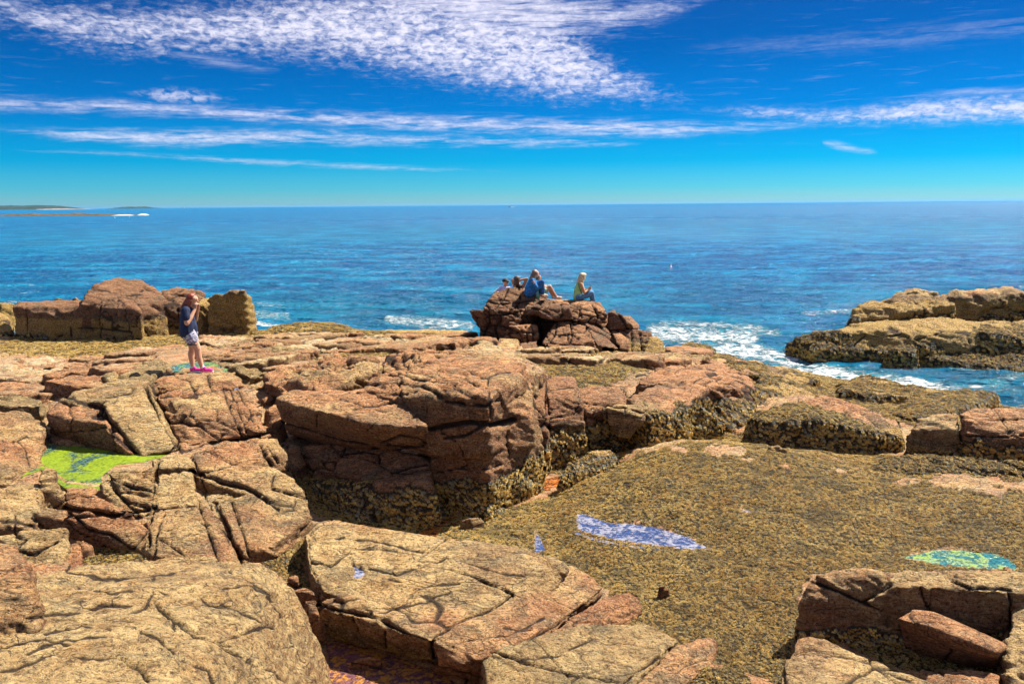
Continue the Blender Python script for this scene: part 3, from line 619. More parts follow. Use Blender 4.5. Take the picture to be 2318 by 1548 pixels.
def wline(z, wob=0.35, top=None, poly=None):
    """rockweed below height z, and (optionally) inside a pixel polygon"""
    def f(v, n):
        m = v[:, 2] < z + wob*fbm(v*1.4, 3, 41) + 0.12*fbm(v*6, 2, 42)
        if poly:
            x, y = to_px(v)
            for p in poly: m |= in_poly(x + 8*fbm(v*5, 2, 43), y + 8*fbm(v*5+9, 2, 44), p)
        return m
    return f
ALLW = lambda v, n: np.ones(len(v), bool)

# --- far left group of blocks by the water
rock('boulder', [[(30, 697, 1.75), (115, 714, 1.55), (215, 694, 1.85), (215, 683, 1.95), (110, 684, 1.85), (40, 686, 1.82)],
                 [(205, 694, 1.85), (300, 676, 2.08), (318, 704, 1.85), (318, 740, 1.1), (260, 670, 2.2), (205, 683, 1.95)],
                 [(310, 690, 1.95), (345, 695, 1.8), (377, 713, 1.5), (375, 740, 1.0), (315, 745, 1.0)]], base=.2,
     label='long low brown block, yellow along its lower half, at the far left shore', cat='boulder', tone=1.0, algae=1.5, weed=wline(.72, .3), amt=.10, soft=1, flare=.03)
rock('boulder', [[(185, 688, 1.95), (188, 668, 2.2), (208, 650, 2.35), (235, 640, 2.45), (272, 629, 2.62), (322, 637, 2.5), (372, 664, 2.15), (330, 690, 1.9)]], base=.6,
     label='highest dark brown boulder with a rounded crest, behind the long low block', cat='boulder', tone=1.0, algae=1.1, amt=.10, joint=.55, jd=.09, soft=1, flare=.06)
rock('boulder', [[(300, 682, 2.0), (365, 657, 2.22), (400, 649, 2.32), (440, 652, 2.3), (466, 663, 2.1), (468, 700, 1.6), (400, 742, .9), (385, 715, 1.4)]], base=.3,
     label='sloping brown boulder just left of the standing woman\'s back', cat='boulder', tone=1.0, algae=1.2, amt=.08, joint=.5, jd=.08, soft=1, flare=.02)
rock('boulder', [[(445, 688, 1.9), (462, 674, 2.05), (488, 672, 2.0), (510, 690, 1.75), (508, 735, .95), (450, 742, .9)]], base=.3,
     label='blocky yellow boulder right behind the standing woman\'s shorts', cat='boulder', tone=.2, algae=2.2, amt=.11, joint=.5, jd=.08, soft=3, flare=.02)
rock('boulder', [[(472, 672, 2.15), (520, 663, 2.28), (553, 656, 2.4), (562, 672, 2.1), (571, 690, 1.8), (571, 736, .85), (512, 736, .9), (508, 690, 1.8)]], base=.0,
     label='squarish yellow boulder at the water\'s edge, last on the right of its row', cat='boulder', tone=.1, algae=2.3, amt=.15, joint=.55, jd=.10, soft=3, flare=.02)
rock('small_rock', [[(508, 726, 1.0), (520, 724, 1.0), (522, 742, .8), (508, 744, .8)]], base=.3, label='small yellow block wedged between two large yellow boulders', cat='rock', algae=2, amt=.02, vox=.05, soft=2)
rock('boulder', [[(-160, 700, 1.6), (-60, 690, 1.7), (8, 706, 1.4), (30, 740, 1.0), (20, 770, .6), (-150, 775, .6)]], base=.1,
     label='pale yellow boulder cut off by the left edge of the picture', cat='boulder', tone=0, algae=2, weed=wline(.75, .3), amt=.12, soft=4)
rock('boulder', [[(-120, 688, 1.3), (0, 684, 1.35), (34, 688, 1.2), (30, 702, .9), (-100, 706, .9)]], base=-.3,
     label='low flat yellow rock out in the water at the left edge', cat='boulder', tone=0, algae=2, amt=.05, soft=4)
for pts, lb in [([(118, 680, 1.3), (130, 674, 1.5), (150, 678, 1.4), (160, 686, 1.1)], 'small knobbly rock behind the long low block, left of its mates'),
                ([(155, 684, 1.3), (172, 672, 1.6), (180, 680, 1.4), (182, 688, 1.1)], 'small pointed rock touching the highest dark boulder')]:
    rock('small_rock', [pts], base=.2, label=lb, cat='rock', algae=1.4, amt=.06, vox=.06, soft=2)

rock('small_rock', [[(500, 700, 1.7), (520, 690, 1.8), (524, 735, 1.0), (498, 738, .95)]], base=.2, label='narrow yellow block filling the gap left of the squarish one at the water', cat='rock', tone=.1, algae=2.2, amt=.04, soft=2, vox=.05)
# --- light ledge at left and weed bank along the shore
rock('rock_ledge', [[(-260, 880, 1.35), (0, 893, 1.35), (120, 884, 1.45), (190, 842, 1.5), (170, 822, 1.35), (100, 816, 1.35), (0, 820, 1.35), (-260, 820, 1.3)]], base=.5,
     label='low pale cream and pink ledge with veins at the left edge', cat='ledge', tone=.35, algae=-1, amt=0.16, joint=0.4, soft=5, pale=0.9)
rock('weedy_rock', [[(560, 762, .75), (610, 748, .8), (650, 734, .95), (700, 727, 1.0), (730, 736, .9), (790, 742, .7), (830, 752, .7), (700, 768, .8)]], base=.0,
     label='low rounded shore rock shaggy with yellow weed, between the yellow boulders and the surf', cat='rock', algae=2, weed=lambda v, n: fbm(v*1.5, 3, 8) > -0.25, amt=.14, soft=6)
rock('weedy_rock', [[(430, 752, .7), (480, 744, .75), (560, 746, .75), (620, 752, .8), (540, 768, .85), (440, 765, .85)]], base=.0,
     label='flat dark weed covered rock at the feet of the yellow boulders', cat='rock', algae=2, weed=ALLW, amt=.10, soft=6)
rock('weedy_rock', [[(780, 748, .8), (880, 752, .75), (1000, 762, .8), (1070, 764, .8), (1040, 775, .95), (860, 768, .95)]], base=.0,
     label='thin brown weed covered shore rock below the breaking wave', cat='rock', algae=2, weed=lambda v, n: fbm(v*1.2, 3, 81) > -0.1, amt=.10, soft=6)
rock('rock_ledge', [[(560, 800, 1.5), (600, 778, 1.35), (760, 776, 1.3), (940, 765, 1.25), (1080, 770, 1.2), (1090, 790, 1.4), (900, 795, 1.55), (700, 800, 1.55)]], base=.5,
     label='long yellowish ledge lying across the middle behind the dark folded rocks', cat='ledge', tone=-.2, algae=1.35, amt=0.2, joint=0.5, soft=5, pale=0.8, jd=0.08)
rock('rock_ledge', [[(860, 835, 2.05), (880, 815, 2.0), (900, 800, 1.9), (1010, 800, 1.9), (1060, 815, 1.95), (1000, 838, 2.1)]], base=1.2,
     label='arched folded brown ledge in the middle distance', cat='ledge', tone=.4, algae=-1, amt=0.2, joint=.45, soft=4, jd=0.09)
rock('rock_ledge', [[(600, 860, 1.95), (640, 832, 1.9), (720, 815, 1.8), (830, 808, 1.8), (850, 840, 2.0), (740, 885, 1.95), (640, 900, 1.8)]], base=1.2,
     label='creased brown ledge right of the woman, broken by dark gullies', cat='ledge', tone=.3, algae=-1, amt=0.24, joint=0.38, jd=0.12, soft=4)
rock('rock_ledge', [[(470, 820, 1.9), (500, 788, 1.7), (560, 780, 1.6), (660, 790, 1.65), (640, 835, 1.9), (560, 850, 1.95)]], base=1.1,
     label='grey green ledge just to the right of the woman\'s legs', cat='ledge', tone=-.3, algae=-1, amt=0.2, joint=0.42, soft=5, pale=-0.7, jd=0.09)
rock('rock_ledge', [[(230, 862, 1.95), (290, 830, 1.85), (370, 812, 1.75), (410, 795, 1.6), (380, 830, 1.9), (330, 868, 2.0)]], base=1.2,
     label='grey green slope leading up from the left to the woman\'s feet', cat='ledge', tone=-.2, algae=-1, amt=0.16, joint=.5, soft=5, pale=-0.7, jd=0.08)
for i, (a, b) in enumerate([(0, 0), (12, 24), (24, 50), (32, 76)]):
    rock('rock_rib', [[(580+a, 878+b, 1.72), (600+a, 866+b, 1.75), (616+a, 868+b, 1.7), (602+a, 888+b, 1.62), (575+a, 894+b, 1.58)]], base=1.15,
         label=['topmost', 'second from the top', 'third from the top', 'lowest'][i]+' of the thin tilted ribs left of the wedge boulder', cat='rock', tone=.4, algae=-1, amt=.05, soft=2)

# --- the boulder pile the people sit on
OUT = empty('rock_outcrop', P(1280, 790, .8), 'dark reddish pile of jointed blocks by the sea with people sitting on top', 'outcrop')
for hs, kw in [
 ([[(1090, 702, 2.15, 26.2), (1104, 680, 0, 26.6), (1122, 662, 0, 26.8), (1150, 650, 0, 26.9), (1180, 652, 0, 26.9), (1212, 662, 0, 26.8), (1218, 690, 0, 26.5), (1200, 715, 0, 26.0), (1120, 712, 0, 25.9)]], dict(joint=.8, amt=.12)),
 ([([(1062, 702, 0, 25.6), (1106, 698, 0, 25.3), (1178, 701, 0, 25.5), (1185, 712, 0, 25.7), (1150, 725, 0, 25.2), (1092, 762, 0, 25.5), (1160, 775, 0, 25.2), (1100, 720, 0, 27.5), (1185, 740, 0, 27)], None, 0)], dict(joint=.5, amt=.08)),
 ([([(1150, 738, 0, 25.0), (1215, 734, 0, 25.2), (1222, 765, 0, 24.8), (1205, 778, 0, 24.9), (1140, 772, 0, 25.0), (1150, 740, 0, 27), (1222, 760, 0, 27)], None, 0)], dict(amt=.05, joint=.6)),
 ([([(1188, 695, 0, 25.8), (1205, 680, 0, 26.6), (1250, 676, 0, 26.8), (1242, 695, 0, 25.4), (1240, 712, 0, 25.5), (1190, 714, 0, 25.6), (1215, 700, 0, 27.5), (1250, 720, 0, 27)], None, 0)], dict(amt=.06, joint=.5)),
 ([([(1218, 702, 0, 25.2), (1250, 688, 0, 25.4), (1290, 696, 0, 25.2), (1297, 722, 0, 25.2), (1245, 724, 0, 25.0), (1218, 718, 0, 25.2), (1250, 684, 0, 26.6), (1290, 690, 0, 26.6), (1290, 730, 0, 27)], None, 0)], dict(amt=.05, joint=.7)),
 ([([(1232, 676, 0, 26.6), (1282, 680, 0, 26.4), (1318, 680, 0, 26.5), (1358, 684, 0, 26.3), (1300, 700, 0, 25.5), (1352, 696, 0, 25.4), (1374, 712, 0, 25.2), (1372, 734, 0, 25.1), (1300, 726, 0, 25.1), (1300, 700, 0, 28), (1370, 710, 0, 27.5)], None, 0)], dict(amt=.06, joint=.8)),
 ([([(1376, 708, 0, 25.6), (1390, 700, 0, 25.7), (1402, 708, 0, 25.3), (1430, 735, 0, 25.0), (1438, 745, 0, 25.2), (1378, 748, 0, 25.2), (1380, 720, 0, 27), (1430, 750, 0, 27)], None, 0)], dict(amt=.05, joint=.8)),
 ([([(1405, 712, 0, 26.2), (1425, 712, 0, 26.2), (1448, 735, 0, 25.8), (1448, 745, 0, 25.4), (1425, 742, 0, 25.4), (1420, 750, 0, 27)], None, 0)], dict(amt=.04, joint=.8)),
 ([([(1225, 778, 0, 24.4), (1252, 738, 0, 25.1), (1262, 726, 0, 25.4), (1322, 730, 0, 25.2), (1345, 772, 0, 24.1), (1352, 790, 0, 24.0), (1240, 788, 0, 24.2), (1260, 740, 0, 27), (1340, 760, 0, 27)], None, 0)], dict(amt=.06, joint=.9)),
 ([([(1322, 730, 0, 25.1), (1372, 742, 0, 25.2), (1392, 768, 0, 24.8), (1402, 792, 0, 24.2), (1352, 784, 0, 24.0), (1344, 770, 0, 24.2), (1330, 740, 0, 27), (1400, 780, 0, 27)], None, 0)], dict(amt=.05, joint=.7)),
 ([([(1385, 755, 0, 24.7), (1405, 753, 0, 24.8), (1424, 770, 0, 24.4), (1424, 796, 0, 24.2), (1402, 792, 0, 24.2), (1390, 770, 0, 26.5), (1424, 785, 0, 26.5)], None, 0)], dict(amt=.05, joint=.6)),
 ([([(1378, 748, 0, 25.2), (1420, 745, 0, 25.2), (1456, 748, 0, 25.2), (1474, 750, 0, 25.2), (1474, 764, 0, 25.0), (1458, 798, 0, 24.6), (1420, 800, 0, 24.4), (1400, 760, 0, 24.9), (1400, 760, 0, 27), (1470, 780, 0, 27)], None, 0)], dict(amt=.07, joint=.5, algae=1.25)),
 ([([(1470, 762, 0, 25.0), (1486, 762, 0, 25.2), (1500, 772, 0, 25.0), (1506, 800, 0, 24.6), (1456, 802, 0, 24.5), (1470, 770, 0, 27), (1500, 790, 0, 27)], None, 0)], dict(amt=.06, joint=.4, algae=2.0)),
 ([([(1108, 768, 0, 24.2), (1170, 768, 0, 24.2), (1180, 800, 0, 23.4), (1120, 798, 0, 23.4), (1110, 766, 0, 25.2), (1175, 770, 0, 25.2), (1110, 800, 0, 25), (1180, 805, 0, 25)], None, 0)], dict(amt=.04, joint=.8, tone=-.2)),
 ([([(1174, 776, 0, 24.2), (1215, 772, 0, 24.4), (1220, 795, 0, 23.8), (1180, 802, 0, 23.4), (1215, 790, 0, 25.4)], None, 0)], dict(amt=.05, joint=.4)),
 ([([(1222, 668, 0, 26.3), (1232, 664, 0, 26.4), (1240, 674, 0, 26.2), (1236, 682, 0, 26.0), (1218, 680, 0, 26.0), (1230, 680, 0, 26.9)], None, 0)], dict(amt=.02, joint=.8)),
 ([([(1115, 706, 0, 27.2), (1200, 690, 0, 27.4), (1365, 708, 0, 27.2), (1440, 756, 0, 26.6), (1450, 800, 0, 26.2), (1110, 795, 0, 26.2), (1115, 706, 0, 28.4), (1365, 710, 0, 28.4), (1440, 790, 0, 28.0), (1100, 780, 0, 28.2)], None, 0)], dict(amt=.10, joint=.6)),
 ([[(1085, 755, .9), (1200, 752, 1.1), (1380, 752, 1.1), (1440, 765, .9), (1400, 785, .85), (1180, 780, .85)]], dict(amt=.06, joint=.7)),
]:
    k = dict(tone=1.0, algae=.6, soft=1, vox=.042, jd=.07); k.update(kw); k['amt'] = k.get('amt', .06)*.55; k['joint'] = k.get('joint', .7)*.62; k['tone'] += .22*math.sin(len(OUT.children)*2.3)
    rock('rock_block', hs, base=.3, parent=OUT, **k)

# --- ledges around the woman
rock('rock_ledge', [[(340, 872, 2.02), (395, 852, 2.03), (480, 843, 1.94), (535, 852, 1.9), (552, 870, 1.84), (530, 880, 1.80), (460, 888, 1.82), (400, 890, 1.84), (345, 885, 1.88)],
                    ([(340, 872, 2.02), (400, 850, 2.03), (470, 846, 1.94), (380, 832, 1.93), (540, 845, 1.93), (500, 838, 1.93), (400, 838, 1.93), (480, 900, 1.5), (350, 895, 1.6), (530, 885, 1.5)], None, 0)], base=1.3,
     label='brown jointed ledge under the standing woman\'s pink shoes', cat='ledge', tone=.3, algae=-1, amt=.07, joint=.42, jd=.09, soft=3, flare=.12)
rock('boulder', [([(236, 925, 2.0), (300, 893, 2.1), (345, 893, 2.08), (370, 950, 1.85), (408, 1018, 1.5), (322, 1034, 1.42), (300, 1000, 1.52), (255, 950, 1.88), (236, 905, 2.05), (330, 1040, 1.2), (236, 1000, 1.2), (410, 1000, 1.2)], None, 0)], base=1.1,
     label='smooth grey slab face slanting down to the right tip of the green pool', cat='boulder', tone=-.1, algae=-1, amt=.035, joint=1.4, jd=.02, soft=3, vox=.028, fine=.7)
rock('boulder', [([(105, 935, 1.9), (125, 918, 1.95), (185, 900, 2.0), (232, 915, 1.95), (262, 990, 1.55), (312, 1036, 1.40), (255, 1020, 1.42), (180, 1008, 1.42), (112, 990, 1.44), (120, 960, 1.75), (185, 945, 1.88), (235, 960, 1.85), (180, 1010, 1.1), (310, 1030, 1.1), (240, 930, 1.1)], None, 0)], base=1.1,
     label='dark shaded boulder along the back of the bright green pool', cat='boulder', tone=.6, algae=-1, amt=.06, joint=.8, soft=3, vox=.03)
rock('rock_ledge', [[(130, 912, 1.98), (185, 893, 2.02), (250, 862, 2.05), (330, 858, 2.06), (352, 878, 2.06), (345, 895, 2.04), (240, 912, 2.0)]], base=1.4,
     label='pale layered ledge top above the dark boulder of the green pool', cat='ledge', tone=0, algae=-1, amt=0.1, joint=.6, soft=4, pale=-0.4)
rock('boulder', [([(352, 893, 2.02), (420, 902, 1.95), (470, 896, 1.95), (548, 882, 1.9), (575, 920, 1.75), (610, 985, 1.5), (560, 990, 1.45), (430, 1012, 1.45), (415, 1018, 1.42), (385, 960, 1.72), (440, 935, 1.9), (545, 925, 1.82), (560, 985, 1.1), (420, 1010, 1.1), (360, 900, 1.3)], None, 0)], base=1.1,
     label='brown block seamed with fine cracks, right of the diagonal crack', cat='boulder', tone=.3, algae=-1, amt=.09, joint=.5, jd=.05, soft=3, vox=.028)
# --- left middle
rock('boulder', [[(-200, 930, 1.95), (0, 935, 1.9), (70, 935, 1.85), (104, 960, 1.72), (106, 1000, 1.55), (95, 1045, 1.45), (60, 1075, 1.4), (0, 1085, 1.45), (-200, 1090, 1.5)]], base=.9,
     label='rounded brown boulder at the left edge beside the green pool', cat='boulder', tone=.1, algae=-1, amt=.12, joint=.9, soft=6, vox=.03)
rock('boulder', [[(-300, 905, 1.95), (0, 915, 1.9), (90, 918, 1.9), (100, 900, 1.85), (0, 893, 1.75), (-300, 890, 1.8)]], base=1.0,
     label='flat grey green ledge beyond the rounded boulder at the left edge', cat='ledge', tone=-.3, algae=-1, amt=0.14, joint=.6, soft=5, pale=-0.8, jd=0.07)
for hs, lb, kw in [
 ([[(88, 1085, 1.72), (100, 1062, 1.78), (122, 1060, 1.78), (132, 1085, 1.66), (130, 1110, 1.55), (150, 1140, 1.38), (92, 1148, 1.38)]], 'small upright post of rock standing at the near rim of the green pool', dict(soft=2, amt=.04)),
 ([[(0, 1110, 1.62), (88, 1100, 1.6), (92, 1160, 1.45), (80, 1190, 1.4), (-60, 1180, 1.5), (-60, 1110, 1.6)]], 'low cracked block left of the small upright post of rock', dict(soft=4)),
 ([[(78, 1160, 1.52), (110, 1152, 1.53), (148, 1156, 1.5), (150, 1180, 1.42), (148, 1192, 1.32), (80, 1186, 1.38)]], 'small cube shaped block below the upright post', dict(soft=2, amt=.03)),
 ([[(-40, 1150, 1.5), (40, 1140, 1.5), (78, 1165, 1.45), (75, 1200, 1.3), (30, 1215, 1.25), (-60, 1215, 1.3)]], 'rounded brown block against the left edge, below the rock post', dict(soft=4)),
 ([[(145, 1100, 1.50), (215, 1100, 1.5), (235, 1112, 1.5), (300, 1160, 1.42), (250, 1168, 1.32), (150, 1150, 1.36)]], 'low dark slab between the green pool and the long fissured slab', dict(tone=.4, soft=3)),
 ([[(228, 1092, 1.62), (255, 1070, 1.72), (350, 1058, 1.78), (356, 1100, 1.62), (345, 1120, 1.5), (345, 1155, 1.4), (255, 1168, 1.35), (235, 1130, 1.45)]], 'chunky block with an oblique split, at the right end of the green pool', dict(tone=-.1, soft=4)),
 ([[(340, 1040, 1.72), (400, 1022, 1.72), (440, 1040, 1.72), (432, 1060, 1.66), (352, 1058, 1.70)], [(355, 1075, 1.66), (430, 1070, 1.66), (448, 1140, 1.42), (350, 1152, 1.4)]], 'stepped square block with a greenish top, right of the chunky split block', dict(tone=-.4, soft=3)),
 ([[(430, 1030, 1.72), (480, 1005, 1.78), (560, 992, 1.8), (625, 996, 1.76), (648, 1030, 1.6), (655, 1060, 1.42), (615, 1065, 1.42), (560, 1050, 1.62), (500, 1060, 1.66), (440, 1070, 1.62)]], 'smooth rounded brown shoulder of rock below the diagonal crack', dict(amt=.07, soft=7)),
 ([[(440, 1078, 1.6), (540, 1050, 1.66), (620, 1062, 1.55), (660, 1085, 1.45), (690, 1125, 1.25), (640, 1148, 1.2), (560, 1112, 1.38), (480, 1095, 1.52)]], 'tilted slab with a dark overhung edge, below the rounded shoulder', dict(soft=3)),
 ([[(480, 1130, 1.38), (560, 1120, 1.4), (640, 1150, 1.3), (690, 1128, 1.32), (706, 1165, 1.2), (690, 1185, 1.15), (620, 1235, 1.12), (550, 1250, 1.15), (500, 1170, 1.32)]], 'bright orange tan slab beside the weed gully, seamed by parallel cracks', dict(tone=.1, soft=4, algae=-1)),
 ([[(340, 1165, 1.48), (400, 1150, 1.5), (470, 1145, 1.48), (500, 1180, 1.38), (545, 1268, 1.15), (500, 1285, 1.15), (360, 1262, 1.2), (330, 1240, 1.25)]], 'flat fissured slab in the middle of the left foreground', dict(amt=.05, soft=4)),
 ([[(150, 1165, 1.5), (200, 1160, 1.52), (345, 1180, 1.45), (340, 1245, 1.22), (320, 1252, 1.18), (195, 1200, 1.32)]], 'narrow brown slab with a dark front, above the small weed hollow', dict(tone=.4, soft=3)),
 ([[(0, 1215, 1.38), (60, 1205, 1.42), (145, 1200, 1.42), (152, 1230, 1.32), (148, 1265, 1.15), (125, 1310, 1.05), (60, 1290, 1.12), (10, 1235, 1.3)]], 'dark edged block with cross cracks, above the big foreground dome', dict(tone=-.3, soft=3)),
 ([[(150, 1245, 1.22), (178, 1225, 1.28), (182, 1285, 1.12), (165, 1315, 1.05), (120, 1312, 1.05)]], 'thin pinkish sliver of rock right of the cross cracked block', dict(tone=.6, soft=2)),
 ([[(180, 1225, 1.3), (208, 1230, 1.26), (205, 1250, 1.18), (180, 1252, 1.18)]], 'small pink chip of rock at the left end of the weed hollow', dict(tone=.8, soft=2, amt=.03)),
 ([[(655, 1010, 1.42), (675, 1012, 1.4), (692, 1050, 1.22), (672, 1062, 1.2), (655, 1035, 1.32)]], 'small pale pink rock sliver at the top of the weed gully', dict(tone=.5, soft=3, amt=.03)),
 ([[(690, 1008, 1.42), (760, 1005, 1.5), (900, 1020, 1.5), (965, 1040, 1.42), (975, 1085, 1.22), (860, 1092, 1.18), (780, 1078, 1.2), (720, 1050, 1.28)]], 'bright pink shelf lying under the wedge boulder', dict(tone=.7, soft=5, weed=wline(.98, .2))),
 ]:
    k = dict(tone=.1, algae=-1, amt=.06, joint=.6, soft=4); k.update(kw)
    rock('rock_block', hs, base=.75, label=lb, cat='rock', **k)

# --- layered shelf made of many low split ledges
def ledges(label, poly, n, sz, lift, seed, tone, pale, amt=.07):
    rg = random.Random(seed); xs = [p[0] for p in poly]; ys = [p[1] for p in poly]; done = []
    cx_, cy_ = sum(xs)/len(xs), sum(ys)/len(ys); g0 = P(cx_, cy_, 1.4)
    e = empty('split_ledge', (g0.x, g0.y, .8), label, 'ledge'); tries = 0
    while len(done) < n and tries < 4000:
        tries += 1
        px, py = rg.uniform(min(xs), max(xs)), rg.uniform(min(ys), max(ys))
        if not in_poly(np.array([px]), np.array([py]), poly)[0]: continue
        z = 1.4; q = P(px, py, z)
        for _ in range(4): z = float(ground(np.array([[q.x, q.y]]))[0]); q = P(px, py, z)
        if any((q.x-a)**2*.5+((q.y-b)*1.0)**2 < (sz*.42)**2 for a, b in done): continue
        done.append((q.x, q.y)); L = sz*rg.uniform(.7, 1.5); W = sz*rg.uniform(.35, .75); ang = rg.uniform(-.35, .55); pts = []
        k = rg.randint(6, 8); h = lift*rg.uniform(.5, 1.3); tl = rg.uniform(-.08, .10)
        for i in range(k):
            t_ = i/k*math.tau + rg.uniform(-.25, .25); dx, dy = math.cos(t_)*L*.5*rg.uniform(.8, 1.1), math.sin(t_)*W*rg.uniform(.8, 1.1)
            wx, wy = dx*math.cos(ang)-dy*math.sin(ang), dx*math.sin(ang)+dy*math.cos(ang)
            pts.append(Vector((q.x+wx, q.y+wy, z+h+tl*dx-.28*lift*math.sin(t_)*1.6)))
        pp = []
        for p in pts:
            a, b = to_px(np.array([[p.x, p.y, p.z]])); pp.append((float(a[0]), float(b[0]), p.z))
        rock('rock_block', [pp], base=z-.35, parent=e, tone=tone+rg.uniform(-.3, .3), algae=-1, pale=pale+rg.uniform(-.9, .35), amt=amt, joint=.45, jd=.05, soft=3, vox=.045, flare=.15)
    return e
ledges('pale tan shelf of many low split ledges stretching from the woman to the reddish outcrop', [(480, 775), (700, 770), (1060, 770), (1100, 790), (1040, 800), (880, 800), (700, 812), (600, 850), (540, 845), (470, 810)], 34, 1.5, .20, 5, .3, .3)
ledges('reddish broken ledges and gullies behind the wedge boulder', [(620, 850), (700, 830), (850, 830), (860, 850), (800, 885), (700, 890), (640, 885)], 12, .9, .16, 8, .7, 0, .08)
ledges('veined cream and pink ledges at the left, below the weed flats', [(-40, 830), (200, 825), (330, 800), (400, 790), (330, 850), (200, 885), (100, 905), (-40, 905)], 18, 1.5, .14, 9, .5, .6)
ledges('bare tan ledges rising out of the weed in front of the reddish outcrop', [(1190, 790), (1300, 795), (1520, 798), (1640, 806), (1560, 822), (1430, 835), (1300, 828), (1230, 830)], 13, 1.5, .16, 11, .2, .3)

# --- the big central boulders
rock('boulder', [([(628, 905, 2.2), (660, 886, 2.2), (740, 898, 2.28), (850, 885, 2.38), (870, 893, 2.36), (975, 962, 2.12), (972, 978, 2.02), (740, 935, 2.22), (830, 962, 2.12), (960, 1006, 1.74), (885, 1018, 1.62), (770, 1005, 1.6), (650, 972, 1.68), (640, 935, 2.0),
                   (740, 1010, 1.35), (660, 980, 1.4), (880, 1022, 1.45), (700, 960, 1.3), (900, 985, 1.4)], None, 0)], base=.9,
     label='wedge shaped brown boulder with a pointed right end, in front of the big central boulder', cat='boulder', tone=.35, algae=-1, amt=.055, joint=1.3, jd=.03, soft=3, vox=.03, seed=12)
rock('boulder', [([(800, 905, 2.3), (850, 855, 2.5), (930, 838, 2.6), (1040, 800, 2.5), (1130, 812, 2.5), (1182, 832, 2.5), (1190, 855, 2.42), (1130, 880, 2.5), (1108, 900, 2.48), (1010, 885, 2.5), (900, 880, 2.4)], 1.6, 0),
                 [(985, 985, 1.8), (1100, 955, 2.05), (1190, 905, 2.1), (1212, 950, 1.75), (1225, 1010, 1.35), (1150, 1090, .98), (1010, 1100, .98), (985, 1020, 1.55)],
                 ([(980, 1100, .98), (1120, 1080, 1.0), (1225, 1040, 1.1), (985, 1185, .55), (1100, 1145, .55), (1215, 1092, .58), (1100, 1040, .6)], None, 0),
                 ([(870, 895, 2.25), (1000, 895, 2.38), (1105, 905, 2.35), (1190, 860, 2.3), (1208, 900, 2.1), (1205, 950, 1.9), (1110, 960, 1.95), (985, 985, 1.78), (900, 945, 1.95)], 1.5, 0)], base=.35,
     label='largest boulder of the middle, layered brown above with golden weed round its foot', cat='boulder', tone=.3, algae=.95, amt=.12, joint=.85, jd=.07, soft=3, vox=.032, weed=wline(1.28, .4), seed=31)
rock('rock_ledge', [[(1050, 795, 2.35), (1090, 775, 2.1), (1150, 790, 2.2), (1185, 800, 2.2), (1240, 840, 2.1), (1190, 850, 2.3), (1100, 815, 2.4)]], base=1.0,
     label='pale stepped ledge behind the top of the largest middle boulder', cat='ledge', tone=.1, algae=-1, amt=0.14, joint=.45, jd=.06, soft=3, pale=0.3)
rock('boulder', [[(695, 1085, 1.05), (760, 1095, 1.12), (860, 1098, 1.2), (962, 1080, 1.28), (975, 1100, 1.2), (978, 1130, 1.02), (930, 1175, .75), (800, 1180, .72), (720, 1120, .85)]], base=.35,
     label='low shelf thick with golden weed under the pink shelf and wedge boulder', cat='boulder', tone=.5, algae=1.0, amt=.07, joint=.8, soft=6, weed=wline(1.2, .25), flare=.25, vox=.03)
rock('small_rock', [[(940, 1025, 1.45), (965, 1015, 1.5), (985, 1040, 1.35), (975, 1065, 1.2), (945, 1060, 1.25)]], base=.8, label='small pinkish stone wedged at the corner between wedge and largest boulder', cat='rock', tone=.5, algae=-1, amt=.04, soft=4)
# --- right of the central boulder
rock('boulder', [[(1188, 862, 2.0), (1240, 848, 2.05), (1242, 880, 1.95), (1240, 945, 1.6), (1200, 950, 1.6)]], base=.4,
     label='narrow red block right against the largest boulder\'s flank', cat='boulder', tone=.9, algae=.9, amt=.05, joint=.9, soft=2, weed=wline(1.2, .25), vox=.032)
rock('boulder', [[(1240, 850, 2.05), (1300, 850, 2.0), (1308, 880, 1.9), (1318, 905, 1.75), (1322, 960, 1.35), (1245, 965, 1.4), (1238, 900, 1.85)]], base=.35,
     label='red boulder with a straight crack on its left, weed hanging at its foot', cat='boulder', tone=.9, algae=1.35, amt=.06, joint=.9, soft=3, weed=wline(1.3, .25), vox=.032)
rock('rock_ledge', [[(1305, 878, 1.78), (1340, 872, 1.78), (1400, 876, 1.75), (1425, 900, 1.66), (1425, 925, 1.52), (1330, 935, 1.5), (1312, 910, 1.65)], [(1325, 930, 1.45), (1400, 935, 1.45), (1390, 990, .95), (1330, 1000, .9)]], base=.4,
     label='red ledge whose weedy wall drops behind the hanging boulder', cat='ledge', tone=.85, algae=1.1, amt=.06, joint=.7, soft=4, weed=wline(1.38, .25), vox=.035)
rock('boulder', [([(1362, 922, 1.72), (1400, 915, 1.74), (1445, 915, 1.72), (1468, 925, 1.66), (1462, 950, 1.5), (1435, 985, 1.22), (1420, 998, 1.12), (1400, 990, 1.18), (1372, 955, 1.45), (1400, 930, 1.1), (1450, 940, 1.2)], None, 0)], base=.9,
     label='bulging tan boulder hanging out over the weed covered wall', cat='boulder', tone=0, algae=1.3, amt=.035, joint=1.2, jd=.03, soft=5, vox=.03)
rock('rock_ledge', [[(1420, 905, 1.72), (1460, 895, 1.72), (1490, 872, 1.7), (1545, 865, 1.68), (1600, 880, 1.6), (1570, 900, 1.6), (1545, 930, 1.5), (1470, 940, 1.55)], [(1440, 935, 1.45), (1600, 920, 1.45), (1640, 960, 1.1), (1560, 1000, .85), (1440, 1000, .9)]], base=.4,
     label='ridged tan ledge with dark weed curtain below, right of the hanging boulder', cat='ledge', tone=.3, algae=1.2, amt=.09, joint=.5, jd=.06, soft=3, weed=wline(1.55, .2), vox=.035)
